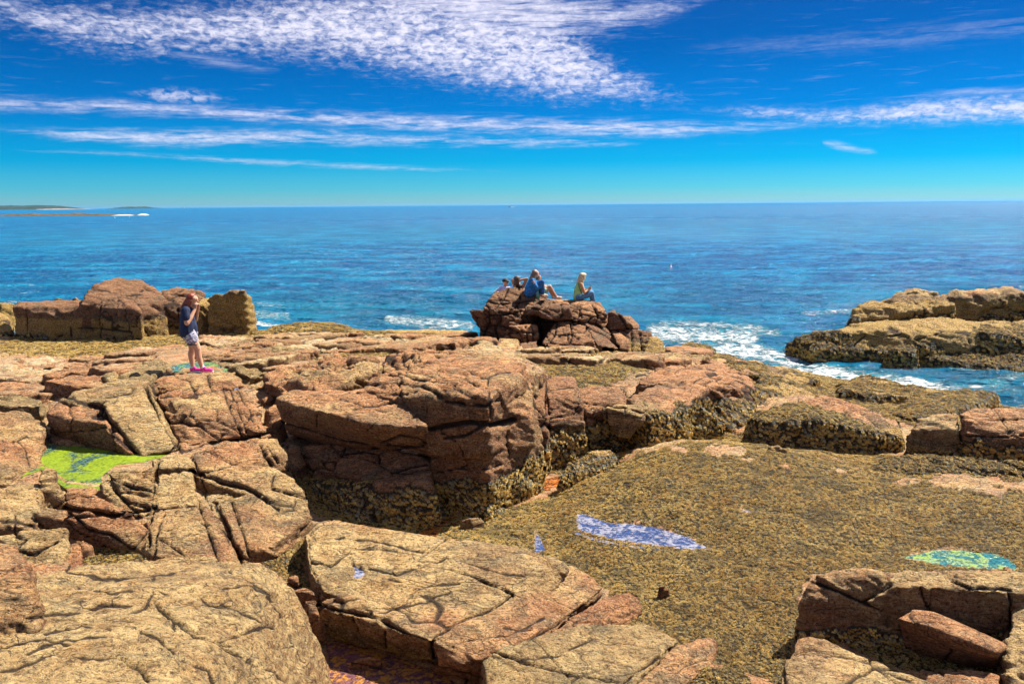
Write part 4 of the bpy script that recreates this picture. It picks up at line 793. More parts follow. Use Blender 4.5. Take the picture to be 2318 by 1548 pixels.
rock('rock_ledge', [[(1440, 862, 1.62), (1490, 838, 1.55), (1600, 825, 1.45), (1660, 835, 1.42), (1700, 862, 1.38), (1700, 885, 1.3), (1600, 878, 1.6), (1500, 872, 1.66)], [(1600, 880, 1.5), (1690, 880, 1.35), (1705, 915, 1.1), (1680, 960, .85), (1620, 970, .85)]], base=.4,
     label='upper red ledge with layered edges sloping down towards the surf', cat='ledge', tone=.7, algae=1.1, amt=.10, joint=.55, jd=.05, soft=4, weed=wline(1.28, .35), vox=.038)
rock('rock_ledge', [[(1590, 815, 1.15), (1640, 802, .95), (1700, 812, .95), (1790, 842, .85), (1850, 862, .7), (1840, 872, .65), (1740, 862, .95), (1650, 832, 1.2)]], base=.0,
     label='low ledge with a bare tan nose beside the white surf', cat='ledge', tone=.3, algae=1.0, amt=.10, joint=.6, soft=5, weed=lambda v, n: fbm(v*1.3, 3, 18) > 0.02)
rock('weedy_rock', [[(1690, 880, 1.2), (1740, 855, 1.05), (1800, 868, .9), (1860, 890, .7), (1850, 920, .6), (1720, 935, .75)]], base=.2,
     label='dark slope draped in hanging weed between the red ledge and the domed weedy boulder', cat='rock', algae=1.5, amt=.12, joint=.7, soft=6, weed=lambda v, n: fbm(v*1.2, 3, 28) > -.3)
rock('weedy_boulder', [[(1690, 950, 1.35), (1720, 925, 1.48), (1790, 908, 1.56), (1860, 897, 1.58), (1920, 908, 1.52), (1990, 940, 1.36), (2042, 975, 1.15), (2040, 990, 1.08), (1985, 978, 1.22), (1840, 952, 1.42), (1730, 955, 1.38)]], base=.3,
     label='domed boulder cloaked in weed with a bare pink crest', cat='boulder', tone=.5, algae=1.3, amt=.07, joint=1.2, soft=9, vox=.035, flare=.12,
     weed=lambda v, n: ~in_poly(*to_px(v + .05*fbm(v*3, 2, 5)[:, None]), [(1820, 902), (1870, 893), (1930, 902), (2000, 938), (2060, 985), (2050, 1000), (1990, 975), (1930, 945), (1870, 922), (1820, 908)]))
rock('boulder', [[(2055, 985, 1.22), (2080, 948, 1.48), (2130, 937, 1.55), (2172, 940, 1.56), (2174, 965, 1.42), (2160, 975, 1.36), (2070, 975, 1.32)]], base=.4,
     label='pale tan rounded boulder between the domed weedy one and the square edge block', cat='boulder', tone=0, algae=1.1, amt=.06, joint=1.0, soft=7, weed=wline(1.0, .2), vox=.033)
rock('boulder', [[(2174, 935, 1.62), (2200, 923, 1.66), (2330, 928, 1.62), (2450, 935, 1.55), (2450, 985, 1.3), (2318, 990, 1.3), (2190, 985, 1.32), (2180, 950, 1.55)]], base=.4,
     label='square shouldered brown block at the right edge, weed below its ledge', cat='boulder', tone=.4, algae=1.15, amt=.05, joint=.9, soft=3, weed=wline(1.14, .15), vox=.033)
rock('weedy_rock', [[(1955, 1060, 1.05), (2000, 1035, 1.15), (2100, 1028, 1.18), (2200, 1040, 1.15), (2330, 1050, 1.12), (2450, 1060, 1.1), (2330, 1075, 1.02), (2050, 1072, 1.0)]], base=.6,
     label='long low hump hung with grey weed in front of the pale tan boulder', cat='rock', algae=1.5, amt=.05, joint=.9, soft=7, weed=ALLW)
rock('weedy_rock', [[(2010, 935, .8), (2060, 905, .9), (2120, 890, .92), (2200, 883, .88), (2255, 890, .7), (2260, 915, .5), (2180, 930, .8), (2060, 945, .9)]], base=.0,
     label='weed covered hump at the end of the shore, nearest the channel water', cat='rock', algae=1.5, amt=.08, joint=.9, soft=7, weed=ALLW)
rock('weedy_rock', [[(1900, 868, .6), (1950, 852, .68), (2000, 862, .62), (2100, 880, .6), (2160, 890, .55), (2120, 905, .65), (1980, 895, .75), (1900, 890, .75)]], base=.0,
     label='low knobbly yellow weed ridge edging the white channel water', cat='rock', algae=1.5, amt=.12, joint=.6, soft=5, weed=lambda v, n: fbm(v*1.6, 3, 19) > -0.2)
rock('weedy_boulder', [[(1265, 1075, .95), (1290, 1045, 1.08), (1340, 1018, 1.15), (1380, 1018, 1.12), (1400, 1035, 1.0), (1370, 1060, .9), (1310, 1088, .8), (1270, 1095, .75)]], base=.4,
     label='small weed covered boulder in the gap at the foot of the red wall', cat='boulder', tone=.3, algae=1.5, amt=.04, joint=.9, soft=6, weed=wline(1.06, .1))
rock('weedy_rock', [[(1520, 792, .85), (1560, 778, .8), (1600, 780, .7), (1622, 790, .6), (1600, 806, .6), (1530, 806, .8)]], base=-.2,
     label='shaggy weedy rock right of the people\'s outcrop beside the surf', cat='rock', algae=2, amt=.1, joint=.6, soft=4, weed=ALLW)
for pts, lb, tn in [([(1188, 1090, .78), (1205, 1082, .84), (1230, 1092, .74), (1222, 1100, .66), (1195, 1100, .68)], 'small orange stone in the wet channel below the boulders', .9),
                ([(1040, 1178, .72), (1062, 1172, .76), (1085, 1170, .74), (1097, 1178, .68), (1070, 1188, .66), (1045, 1188, .66)], 'pale grey green flat stone lying in the channel weed', -.6),
                ([(1488, 1330, .86), (1505, 1322, .9), (1515, 1332, .84), (1500, 1338, .8)], 'small pink stone poking out of the weed carpet', .45),
                ([(1738, 1010, 1.24), (1760, 1008, 1.27), (1782, 1018, 1.2), (1750, 1022, 1.18)], 'small pale oval stone at the foot of the domed weedy boulder', -.2),
                ([(648, 1305, 1.0), (672, 1300, 1.0), (676, 1320, .92), (655, 1325, .9)], 'small round pink stone in the weed gully, left of the big slab', .7),
                ([(790, 1496, .66), (830, 1480, .69), (868, 1492, .66), (878, 1508, .58), (830, 1512, .56), (795, 1508, .57)], 'oval pinkish stone lying in the orange foreground pool', .5)]:
    rock('small_rock', [pts], base=.4, label=lb, cat='rock', tone=tn, algae=-1, amt=.02, soft=4, vox=.015)
for pts in [[(655, 1335, .98), (690, 1330, .98), (720, 1345, .95), (700, 1362, .85), (668, 1355, .88)], [(690, 1358, .95), (715, 1355, .95), (722, 1392, .85), (700, 1395, .82), (690, 1375, .88)], [(715, 1400, .86), (732, 1395, .88), (738, 1425, .74), (722, 1428, .74)]]:
    pass
for pts, lb in [([(655, 1335, .98), (690, 1330, .98), (720, 1345, .95), (700, 1362, .85), (668, 1355, .88)], 'uppermost of the three pink stones left of the big slab\'s lower corner'),
                ([(690, 1358, .95), (715, 1355, .95), (722, 1392, .85), (700, 1395, .82), (690, 1375, .88)], 'middle one of the three pink stones left of the big slab\'s lower corner'),
                ([(712, 1400, .86), (732, 1395, .88), (738, 1425, .74), (718, 1428, .74)], 'lowest of the three pink stones left of the big slab\'s lower corner')]:
    rock('small_rock', [pts], base=.4, label=lb, cat='rock', tone=.6, algae=-1, amt=.03, soft=4)

# --- headland across the channel
rock('headland_rock', [[(1926, 728, 1.2), (1936, 705, 1.5), (1975, 684, 1.75), (2050, 664, 2.0), (2110, 662, 2.05), (2160, 690, 1.75), (2150, 738, 1.0), (1980, 740, 1.0)],
                   [(2090, 676, 1.9), (2180, 674, 1.92), (2250, 664, 2.0), (2330, 668, 1.95), (2560, 668, 1.9), (2560, 735, 1.0), (2120, 738, 1.0)]], base=.0,
     label='upper tier of the yellow brown headland across the channel', cat='rock', tone=.1, algae=1.9, amt=.34, joint=1.3, soft=5, flare=.15, weed=wline(1.22, .5))
rock('headland_rock', [[(1775, 785, .35), (1800, 765, .7), (1860, 750, .95), (1930, 745, 1.0), (2080, 748, 1.05), (2180, 752, 1.05), (2262, 755, 1.05), (2400, 752, 1.05), (2560, 755, 1.0), (2560, 800, .5), (2260, 790, .6), (2000, 790, .5), (1850, 800, .3)],
                   [(1880, 752, .95), (1935, 728, 1.2), (2060, 722, 1.3), (2560, 724, 1.3), (2560, 752, 1.0), (2000, 752, 1.0)]], base=-.5,
     label='lower tier of the headland, its foot washed by the channel', cat='rock', tone=0, algae=1.6, amt=.15, joint=1.2, soft=6, flare=.1, weed=wline(.48, .5, poly=[[(1770, 800), (1790, 765), (1860, 745), (1925, 750), (1930, 800)], [(2200, 740), (2330, 740), (2330, 840), (2250, 840)]]))
rock('headland_rock', [[(2010, 795, .55), (2020, 782, .7), (2070, 780, .7), (2075, 800, .5), (2060, 815, .2), (2010, 812, .2)], [(2080, 805, .35), (2200, 800, .45), (2330, 800, .5), (2500, 805, .5), (2500, 850, .0), (2330, 848, 0), (2150, 835, 0)]], base=-.6,
     label='low weed hung shelf at the waterline in front of the headland', cat='rock', tone=0, algae=1.6, amt=.1, joint=.9, soft=6, weed=ALLW)
rock('boulder', [[(2042, 668, 0, 32.2), (2060, 659, 0, 33), (2115, 659, 0, 33), (2145, 669, 0, 32.6), (2090, 671, 0, 31.8)]], base=1.85, label='flat dark brown cap on the headland\'s left summit', cat='rock', tone=.9, algae=-1, amt=.06, soft=3)
rock('boulder', [[(2246, 670, 0, 32.2), (2256, 661, 0, 32.6), (2270, 664, 0, 32.6), (2278, 680, 0, 32), (2260, 680, 0, 31.8)]], base=1.6, label='small upright brown block on the headland skyline', cat='rock', tone=.9, algae=-1, amt=.05, soft=2)
rock('boulder', [[(2284, 690, 0, 31.2), (2294, 674, 0, 32), (2340, 667, 0, 32.5), (2450, 668, 0, 32.5), (2450, 705, 0, 31.2), (2292, 704, 0, 31)]], base=1.3, label='dark reddish boulder on the headland at the right edge', cat='rock', tone=.9, algae=-1, amt=.12, soft=3)

# --- right foreground
rock('rock_slab', [[(1812, 1365, 1.12), (1835, 1328, 1.25), (1850, 1302, 1.36), (1920, 1293, 1.38), (1990, 1290, 1.4), (2010, 1320, 1.3), (1955, 1362, 1.12), (1900, 1378, 1.05)],
                   [(1960, 1362, 1.14), (2005, 1328, 1.32), (2050, 1290, 1.42), (2160, 1292, 1.42), (2330, 1300, 1.42), (2600, 1310, 1.4), (2600, 1360, 1.3), (2280, 1345, 1.28), (2200, 1338, 1.3), (2070, 1328, 1.34), (1990, 1345, 1.24)],
                   ([(1960, 1366, 1.08), (2000, 1338, 1.24), (2080, 1330, 1.3), (2280, 1342, 1.27), (2290, 1440, .82), (2160, 1420, .85), (2060, 1390, .92), (2000, 1386, .95), (2100, 1330, .9), (2280, 1360, .8)], None, 0)], base=.6,
     label='big angular slab with shaded front, below the small green tinged pool', cat='slab', tone=.1, algae=-1, amt=.06, joint=.8, jd=.04, soft=3, vox=.021, weed=wline(.82, .1))
rock('rock_block', [([(2030, 1398, 1.12), (2052, 1406, 1.12), (2120, 1422, 1.12), (2250, 1476, 1.02), (2070, 1384, 1.16), (2112, 1389, 1.18), (2275, 1462, .98), (2268, 1516, .60), (2180, 1502, .60), (2062, 1475, .64), (2045, 1440, .85), (2110, 1400, .6), (2275, 1455, .6), (2070, 1400, .6)], None, 0)], base=.5,
     label='reddish wedge block leaning under the big angular slab', cat='rock', tone=.55, algae=-1, amt=.03, joint=1.5, jd=.02, soft=3, vox=.02)
rock('rock_slab', [[(1808, 1450, .98), (1830, 1440, 1.02), (1860, 1448, 1.0), (2000, 1500, .95), (2100, 1545, .9), (2200, 1620, .85), (1900, 1700, .9), (1750, 1600, .85), (1760, 1560, .85), (1800, 1500, .92)]], base=.4,
     label='tilted slab with a peaked left corner at the bottom edge, right of the weed', cat='slab', tone=-.1, algae=-1, amt=.05, joint=.6, jd=.04, soft=3, vox=.02)
rock('rock_slab', [[(2275, 1530, .75), (2288, 1460, .9), (2294, 1360, 1.18), (2312, 1335, 1.26), (2500, 1340, 1.26), (2500, 1650, .8), (2280, 1600, .7)]], base=.5,
     label='steep grey rock cut off by the right edge of the picture', cat='slab', tone=-.2, algae=-1, amt=.08, joint=.5, jd=.05, soft=3, vox=.021)
rock('rock_slab', [[(2100, 1530, .78), (2190, 1512, .82), (2262, 1525, .82), (2260, 1620, .8), (2120, 1640, .75)]], base=.4,
     label='low pink slab filling the bottom edge between two larger ones', cat='slab', tone=.7, algae=-1, amt=.03, joint=.8, soft=3)
rock('rock_slab', [[(1560, 1548, .82), (1610, 1500, .88), (1680, 1520, .85), (1750, 1540, .82), (1740, 1640, .8), (1560, 1660, .78)]], base=.4,
     label='low pink rock at the bottom edge poking through the weed', cat='slab', tone=.5, algae=-1, amt=.03, joint=.6, soft=4, weed=lambda v, n: fbm(v*3, 3, 7) > .05)
# --- centre foreground slab group
rock('rock_slab', [([(690, 1212, 1.18), (715, 1185, 1.25), (760, 1180, 1.26), (850, 1195, 1.27), (1000, 1240, 1.22), (1120, 1255, 1.2), (1258, 1262, 1.16), (1285, 1282, 1.12), (1282, 1305, 1.03), (1240, 1345, .96), (1165, 1362, .96), (1010, 1330, 1.12), (860, 1370, 1.05), (735, 1340, 1.03), (700, 1290, 1.08),
                      (1160, 1380, .8), (720, 1390, .65), (690, 1250, .7), (1280, 1320, .6), (1250, 1290, .5), (740, 1200, .5)], None, 0)], base=.4,
     label='large pale slab with a small round puddle, foreground centre', cat='slab', tone=-.15, algae=-1, amt=.06, joint=1.3, jd=.03, soft=4, vox=.02, seed=5, pale=0.0)
rock('rock_slab', [([(718, 1372, 1.0), (760, 1350, 1.08), (860, 1380, 1.08), (1010, 1345, 1.1), (1150, 1372, 1.0), (1165, 1360, 1.0), (1150, 1400, .95), (990, 1438, 1.0), (970, 1452, .98), (980, 1500, .62), (860, 1472, .6), (745, 1440, .6), (735, 1400, .85), (1100, 1400, .5)], None, 0)], base=.4,
     label='middle step of the foreground slabs, its dark front above the orange pool', cat='slab', tone=-.05, algae=.75, amt=.05, joint=.8, jd=.03, soft=4, vox=.02, pale=0.0)
rock('rock_slab', [([(980, 1448, 1.02), (1080, 1415, 1.04), (1165, 1385, 1.02), (1240, 1350, 1.0), (1290, 1280, 1.0), (1340, 1300, .98), (1368, 1328, .92), (1360, 1345, .88), (1260, 1420, .9), (1170, 1470, .92), (1110, 1490, .9), (1040, 1505, .85), (985, 1490, .85), (1100, 1545, .55), (985, 1520, .55), (1360, 1350, .6)], None, 0)], base=.4,
     label='tan slab split off by a diagonal groove, right below the pale slab', cat='slab', tone=.1, algae=-1, amt=.05, joint=.9, jd=.03, soft=4, vox=.02)
rock('rock_slab', [([(1180, 1478, .9), (1270, 1425, .9), (1370, 1350, .88), (1420, 1335, .9), (1448, 1342, .86), (1450, 1380, .74), (1440, 1410, .66), (1340, 1415, .84), (1250, 1470, .82), (1200, 1495, .7), (1450, 1400, .5), (1250, 1480, .5)], None, 0)], base=.4,
     label='small broken pinkish slab reaching into the weed carpet', cat='slab', tone=.5, algae=-1, amt=.05, joint=.35, jd=.04, soft=3, vox=.018)
rock('rock_slab', [([(1100, 1500, .9), (1130, 1475, .98), (1210, 1465, 1.0), (1330, 1415, 1.0), (1440, 1412, .94), (1535, 1452, .84), (1480, 1500, .86), (1410, 1560, .88), (1350, 1640, .85), (1120, 1640, .7), (1100, 1560, .65), (1250, 1530, .9), (1090, 1560, .5), (1540, 1460, .5)], None, 0)], base=.4,
     label='broad pale slab with a greenish top at the bottom edge of the picture', cat='slab', tone=-.25, algae=-1, amt=.05, joint=1.2, jd=.03, soft=4, vox=.018, pale=-0.35)
rock('rock_slab', [([(1420, 1560, .84), (1480, 1505, .84), (1540, 1456, .84), (1612, 1445, .84), (1620, 1460, .8), (1610, 1500, .74), (1560, 1560, .68), (1480, 1640, .66), (1420, 1640, .7), (1610, 1500, .4), (1500, 1560, .4)], None, 0)], base=.4,
     label='pinkish triangular slab right of the long groove at the bottom edge', cat='slab', tone=.35, algae=-1, amt=.04, joint=1.2, jd=.02, soft=4, vox=.018)
# --- big foreground dome, left
rock('boulder', [([(-200, 1400, 1.95), (-60, 1350, 1.9), (30, 1330, 1.85), (110, 1312, 1.75), (200, 1285, 1.68), (330, 1268, 1.66), (460, 1262, 1.62), (560, 1272, 1.55), (620, 1300, 1.42), (660, 1345, 1.25), (690, 1400, 1.05), (720, 1470, .82), (745, 1560, .6), (760, 1700, .5),
                   (560, 1330, 1.72), (600, 1400, 1.62), (640, 1500, 1.4), (650, 1600, 1.3), (400, 1340, 1.86), (380, 1450, 1.95), (200, 1400, 1.95), (100, 1500, 2.05), (400, 1600, 1.95), (0, 1700, 2.1), (600, 1800, 1.5), (400, 1900, 1.7), (-300, 1700, 2.1)], .5, .1)], base=.5,
     label='huge pale domed rock covered in hairline cracks, bottom left corner', cat='boulder', tone=-.3, algae=-1, amt=.07, joint=1.6, jd=.02, soft=8, vox=.021, seed=3, pale=0.0)
rock('boulder', [([(-260, 1205, 0, 7.6), (-100, 1212, 0, 7.3), (-15, 1220, 0, 7.0), (28, 1242, 0, 6.8), (62, 1290, 0, 6.5), (84, 1350, 0, 6.3), (84, 1420, 0, 6.1), (58, 1472, 0, 6.0), (0, 1500, 0, 5.9), (-260, 1500, 0, 5.9), (-100, 1330, 0, 6.2), (10, 1330, 0, 6.3)], 1.0, .05)], base=1.0,
     label='steep speckled boulder leaning in at the left edge above the dome', cat='boulder', tone=.15, algae=-1, amt=.08, joint=1.0, soft=7, vox=.021)
rock('small_rock', [[(66, 1300, 1.72), (88, 1292, 1.72), (106, 1315, 1.68), (98, 1350, 1.7), (78, 1385, 1.75), (70, 1340, 1.75)]], base=1.2,
     label='small rounded knob tucked between the leaning boulder and the dome', cat='rock', tone=0, algae=-1, amt=.04, soft=6)
rock('rock_ledge', [[(320, 1272, 1.6), (360, 1262, 1.62), (480, 1256, 1.6), (500, 1272, 1.55), (350, 1290, 1.5)]], base=.9,
     label='thin ledge on the far rim of the big domed rock', cat='ledge', tone=0, algae=-1, amt=.04, soft=3)
rock('rock_ledge', [[(495, 1275, 1.48), (540, 1272, 1.46), (600, 1290, 1.35), (622, 1305, 1.28), (600, 1312, 1.25), (520, 1292, 1.35)]], base=.8,
     label='orange tinted sliver along the far right rim of the big domed rock', cat='ledge', tone=.6, algae=-1, amt=.03, soft=4)

# ------------------------------------------------------------------ pools (level water sheets in their basins)
def pool_material(name, bottom, alga, amount, scale, refl_rough=0.04):
    m, t, b, o = mat_new(name)
    pos = t.new('ShaderNodeNewGeometry').outputs['Position']
    n = t.noise(pos, scale, 6, 0.7, 0.8); n2 = t.noise(pos, 24.0, 4, 0.7); n3 = t.noise(pos, 2.0, 3)
    bot = t.mixc(t.step(n2, 0.35, 0.65), tuple(x*.35 for x in bottom), bottom)
    f = t.step(t.m('ADD', n, t.m('MULTIPLY', t.m('SUBTRACT', n2, .5), .35)), 0.60-amount*0.4, 0.78-amount*0.4)
    al = t.mixc(t.step(t.m('ADD', t.m('MULTIPLY', n2, .6), t.m('MULTIPLY', n, .4)), 0.38, 0.62), tuple(x*.35 for x in alga), alga)
    t.put(b.inputs['Base Color'], t.mixc(f, bot, al))
    t.put(b.inputs['Roughness'], t.m('ADD', t.m('MULTIPLY', f, 0.45), refl_rough))
    b.inputs['IOR'].default_value = 1.33
    t.put(b.inputs['Normal'], t.new('ShaderNodeBump', Height=t.m('ADD', t.noise(pos, 7.0, 3), t.m('MULTIPLY', t.m('MULTIPLY', f, n2), 1.2)), Strength=0.35, Distance=0.03).outputs[0])
    return m
def pool(pts, z, mat, label, name='tide_pool'):
    q = [P(x, y, z) for x, y in pts]; c = sum(q, Vector())/len(q)
    q = [c + (p-c)*1.06 for p in q]
    bm = bmesh.new(); f = bm.faces.new([bm.verts.new(p-c) for p in q])
    r = bmesh.ops.extrude_face_region(bm, geom=[f])      # a thin body of water, not a card
    for e in r['geom']:
        if isinstance(e, bmesh.types.BMVert): e.co.z -= 0.12
    bmesh.ops.recalc_face_normals(bm, faces=bm.faces); bmesh.ops.triangulate(bm, faces=bm.faces)
    me = bpy.data.meshes.new(name); bm.to_mesh(me); bm.free(); me.materials.append(mat)
    o = bpy.data.objects.new(name, me); o.location = c; COL.objects.link(o)
    return tag(o, label, 'tide pool')
MGREEN = pool_material('green_pool_water', (.03, .12, .20), (.24, .33, .014), 0.66, 1.7)
MCLEAR = pool_material('clear_pool_water', (.05, .10, .27), (.30, .30, .38), 0.46, 6.0)  # blue-white sky reflection painted into both base colours
MTEAL = pool_material('teal_pool_water', (.04, .20, .22), (.22, .34, .04), 0.42, 4.0)
MRUST = pool_material('rust_pool_water', (.14, .06, .03), (.60, .17, .02), 0.5, 8.0)
MMIX = pool_material('amber_pool_water', (.20, .09, .12), (.50, .22, .03), 0.46, 9.0)
pool(POOL_Z[0][0], 1.43, MGREEN, 'bright lime green algae pool between the brown boulders on the left')
pool(POOL_Z[1][0], 1.935, MTEAL, 'shallow pale blue and green puddle behind the standing woman\'s shoes')
pool(POOL_Z[2][0], .82, MCLEAR, 'long blue violet pool in the middle of the weed carpet')
pool(POOL_Z[3][0], .84, MTEAL, 'green rimmed turquoise pool above the big angular slab')
pool(POOL_Z[4][0], .72, MCLEAR, 'tiny narrow blue pool left of the long blue violet pool')
pool(POOL_Z[5][0], 1.0, MCLEAR, 'tiny pale puddle in the weed above the long blue violet pool')
pool(POOL_Z[6][0], .56, MMIX, 'amber and blue foreground pool at the bottom edge')
pool(POOL_Z[7][0], .62, MRUST, 'rusty red shallow channel at the foot of the largest boulder')
pool(POOL_Z[8][0], 1.80, MCLEAR, 'small bright sliver of water right of the woman\'s ledge')
pool(PUDDLE, PUDDLE_Z[0], MCLEAR, 'small round puddle on top of the large pale slab')

# ------------------------------------------------------------------ sea
def sea_material():
    m, t, b, o = mat_new('sea_water')
    pos = t.new('ShaderNodeNewGeometry').outputs['Position']
    foam = t.new('ShaderNodeAttribute', attribute_name='foam').outputs['Fac']
    shal = t.new('ShaderNodeAttribute', attribute_name='shallow').outputs['Fac']
    sp = t.new('ShaderNodeSeparateXYZ', Vector=pos)
    st = t.vm('MULTIPLY', pos, (0.45, 1.0, 1.0))
    n1 = t.noise(st, 0.9, 5, 0.6, 0.4); n2 = t.noise(st, 4.5, 4, 0.6, 0.3)
    far = t.vm('MULTIPLY', pos, (0.02, 0.05, 1.0)); n3 = t.noise(far, 1.0, 6, 0.6); n4 = t.noise(t.vm('MULTIPLY', pos, (0.12, 0.3, 1.0)), 1.0, 5, 0.65)
    deep = t.mixc(t.step(n3, 0.2, 0.8), (0.0, 0.088, 0.235), (0.0, 0.125, 0.290))
    deep = t.mixc(t.m('MULTIPLY', t.step(n4, 0.48, 0.60), 0.6), deep, (0.01, 0.36, 0.60))
    teal = t.mixc(n1, (0.002, 0.09, 0.16), (0.01, 0.20, 0.27))
    c = t.mixc(shal, deep, teal)
    fn = t.noise(t.vm('MULTIPLY', pos, (0.7, 1.2, 1.0)), 2.6, 9, 0.72, 1.2)
    lace = t.new('ShaderNodeTexVoronoi', Vector=t.vm('ADD', t.vm('MULTIPLY', pos, (0.8, 1.5, 1.0)), t.vm('MULTIPLY', t.noise(pos, 1.6, 5, 0.7, 0.0, 'Color'), (1.3, 1.3, 1.3))), Scale=1.5, feature='DISTANCE_TO_EDGE').outputs['Distance']
    fs = t.m('ADD', t.m('ADD', fn, t.m('MULTIPLY', foam, 0.36)), t.m('MULTIPLY', t.step(lace, 0.30, 0.0), 0.16))
    ff = t.step(fs, 0.78, 1.0)
    ff = t.m('MULTIPLY', ff, t.step(foam, 0.03, 0.2))
    c = t.mixc(t.m('MULTIPLY', t.step(foam, 0.1, 0.8), 0.45), c, (0.10, 0.42, 0.46))
    c = t.mixc(t.m('MULTIPLY', ff, t.step(n2, 0.2, 0.6, 0.55, 1.0)), c, (0.80, 0.88, 0.90))
    t.put(b.inputs['Base Color'], c)
    dst = t.vm('LENGTH', pos, None, 1)
    t.put(b.inputs['Roughness'], t.m('ADD', t.m('MULTIPLY', ff, 0.4), t.step(dst, 40.0, 500.0, 0.10, 0.36)))
    b.inputs['IOR'].default_value = 1.33
    h = t.m('ADD', t.m('MULTIPLY', n1, 1.0), t.m('MULTIPLY', n2, 0.45))
    h = t.m('ADD', h, t.m('MULTIPLY', n4, 3.0)); h = t.m('ADD', h, t.m('MULTIPLY', ff, 0.2))
    t.put(b.inputs['Normal'], t.new('ShaderNodeBump', Height=h, Strength=1.0, Distance=0.85).outputs[0])
    return m
def build_sea():
    NA = 520
    r = [15.0]
    while r[-1] < 40000: r.append(r[-1] + max(0.13, min(r[-1]*0.006, 1e9)) if r[-1] < 160 else r[-1]*1.06)
    r = np.array(r); ph = np.linspace(-0.95, 0.95, NA)
    Rr, Ph = np.meshgrid(r, ph, indexing='ij')
    X_ = np.sin(Ph)*Rr; Y_ = np.cos(Ph)*Rr
    p = np.stack([X_.ravel(), Y_.ravel(), np.zeros(X_.size)], 1)
    fade = 1-sstep(Rr.ravel(), 90, 155)
    z = np.zeros(len(p)); q = p*np.array([.55, 1.0, 1])
    z += 0.05*fbm(q*0.20, 2, 201) + 0.11*(1-np.abs(fbm(q*0.55+3, 2, 205))*2.4)*0.6 + 0.055*(1-np.abs(fbm(q*1.5+8, 2, 209))*2.4)
    z *= fade
    gz = ground(p[:, :2])
    px, py = to_px(p)
    depth = -gz
    inrange = (p[:, 1] < 46)
    shore = np.where(inrange, 1-sstep(depth, 0.15, 1.1), 0)
    foam = np.zeros(len(p))
    for pts, wd, a in [([(880, 728), (960, 732), (1060, 740)], 19, .8), ([(1480, 755), (1600, 765), (1700, 765)], 32, .9), ([(1600, 795), (1720, 805), (1850, 840), (1980, 862), (2120, 880)], 26, 1.0), ([(1640, 790), (1740, 800), (1800, 815)], 22, 1.05),
                       ([(1500, 735), (1660, 740), (1760, 755)], 16, .7), ([(1820, 712), (1930, 706)], 9, .55), ([(575, 712), (650, 718)], 15, .65), ([(575, 732), (660, 745)], 9, .95), ([(585, 690), (640, 693)], 8, .5), ([(20, 640), (110, 652)], 4, .4), ([(40, 665), (90, 660)], 4, .4),
                       ([(1970, 858), (2110, 885), (2250, 870), (2330, 850)], 13, .6), ([(2150, 835), (2330, 845)], 8, .5), ([(1400, 700), (1480, 712)], 5, .3), ([(2150, 900), (2318, 890)], 10, .4), ([(0, 685), (60, 688)], 5, .5)]:
        d = seg_dist(px, py, pts); foam = np.maximum(foam, a*(1-sstep(d, wd*0.25, wd)))
    foam *= inrange | (p[:, 1] < 60)
    foam += 0.10*shore*0
    z += foam*0.10*fbm(p*2.2, 3, 301) + foam*0.05*fbm(p*6, 2, 302)
    shal = np.clip(np.maximum((1-sstep(p[:, 1], 34, 75))*0.75, foam), 0, 1)*np.clip(0.6+0.4*fbm(p*.09, 3, 303), 0, 1)
    n = len(r); idx = np.arange(n*NA).reshape(n, NA)
    f = np.stack([idx[:-1, :-1], idx[:-1, 1:], idx[1:, 1:], idx[1:, :-1]], -1).reshape(-1, 4)
    p[:, 2] = z
    o = mesh_np('sea', p, f, sea_material()); o['kind'] = 'structure'
    fattr(o.data, 'foam', foam); fattr(o.data, 'shallow', shal)
build_sea()
#PART3

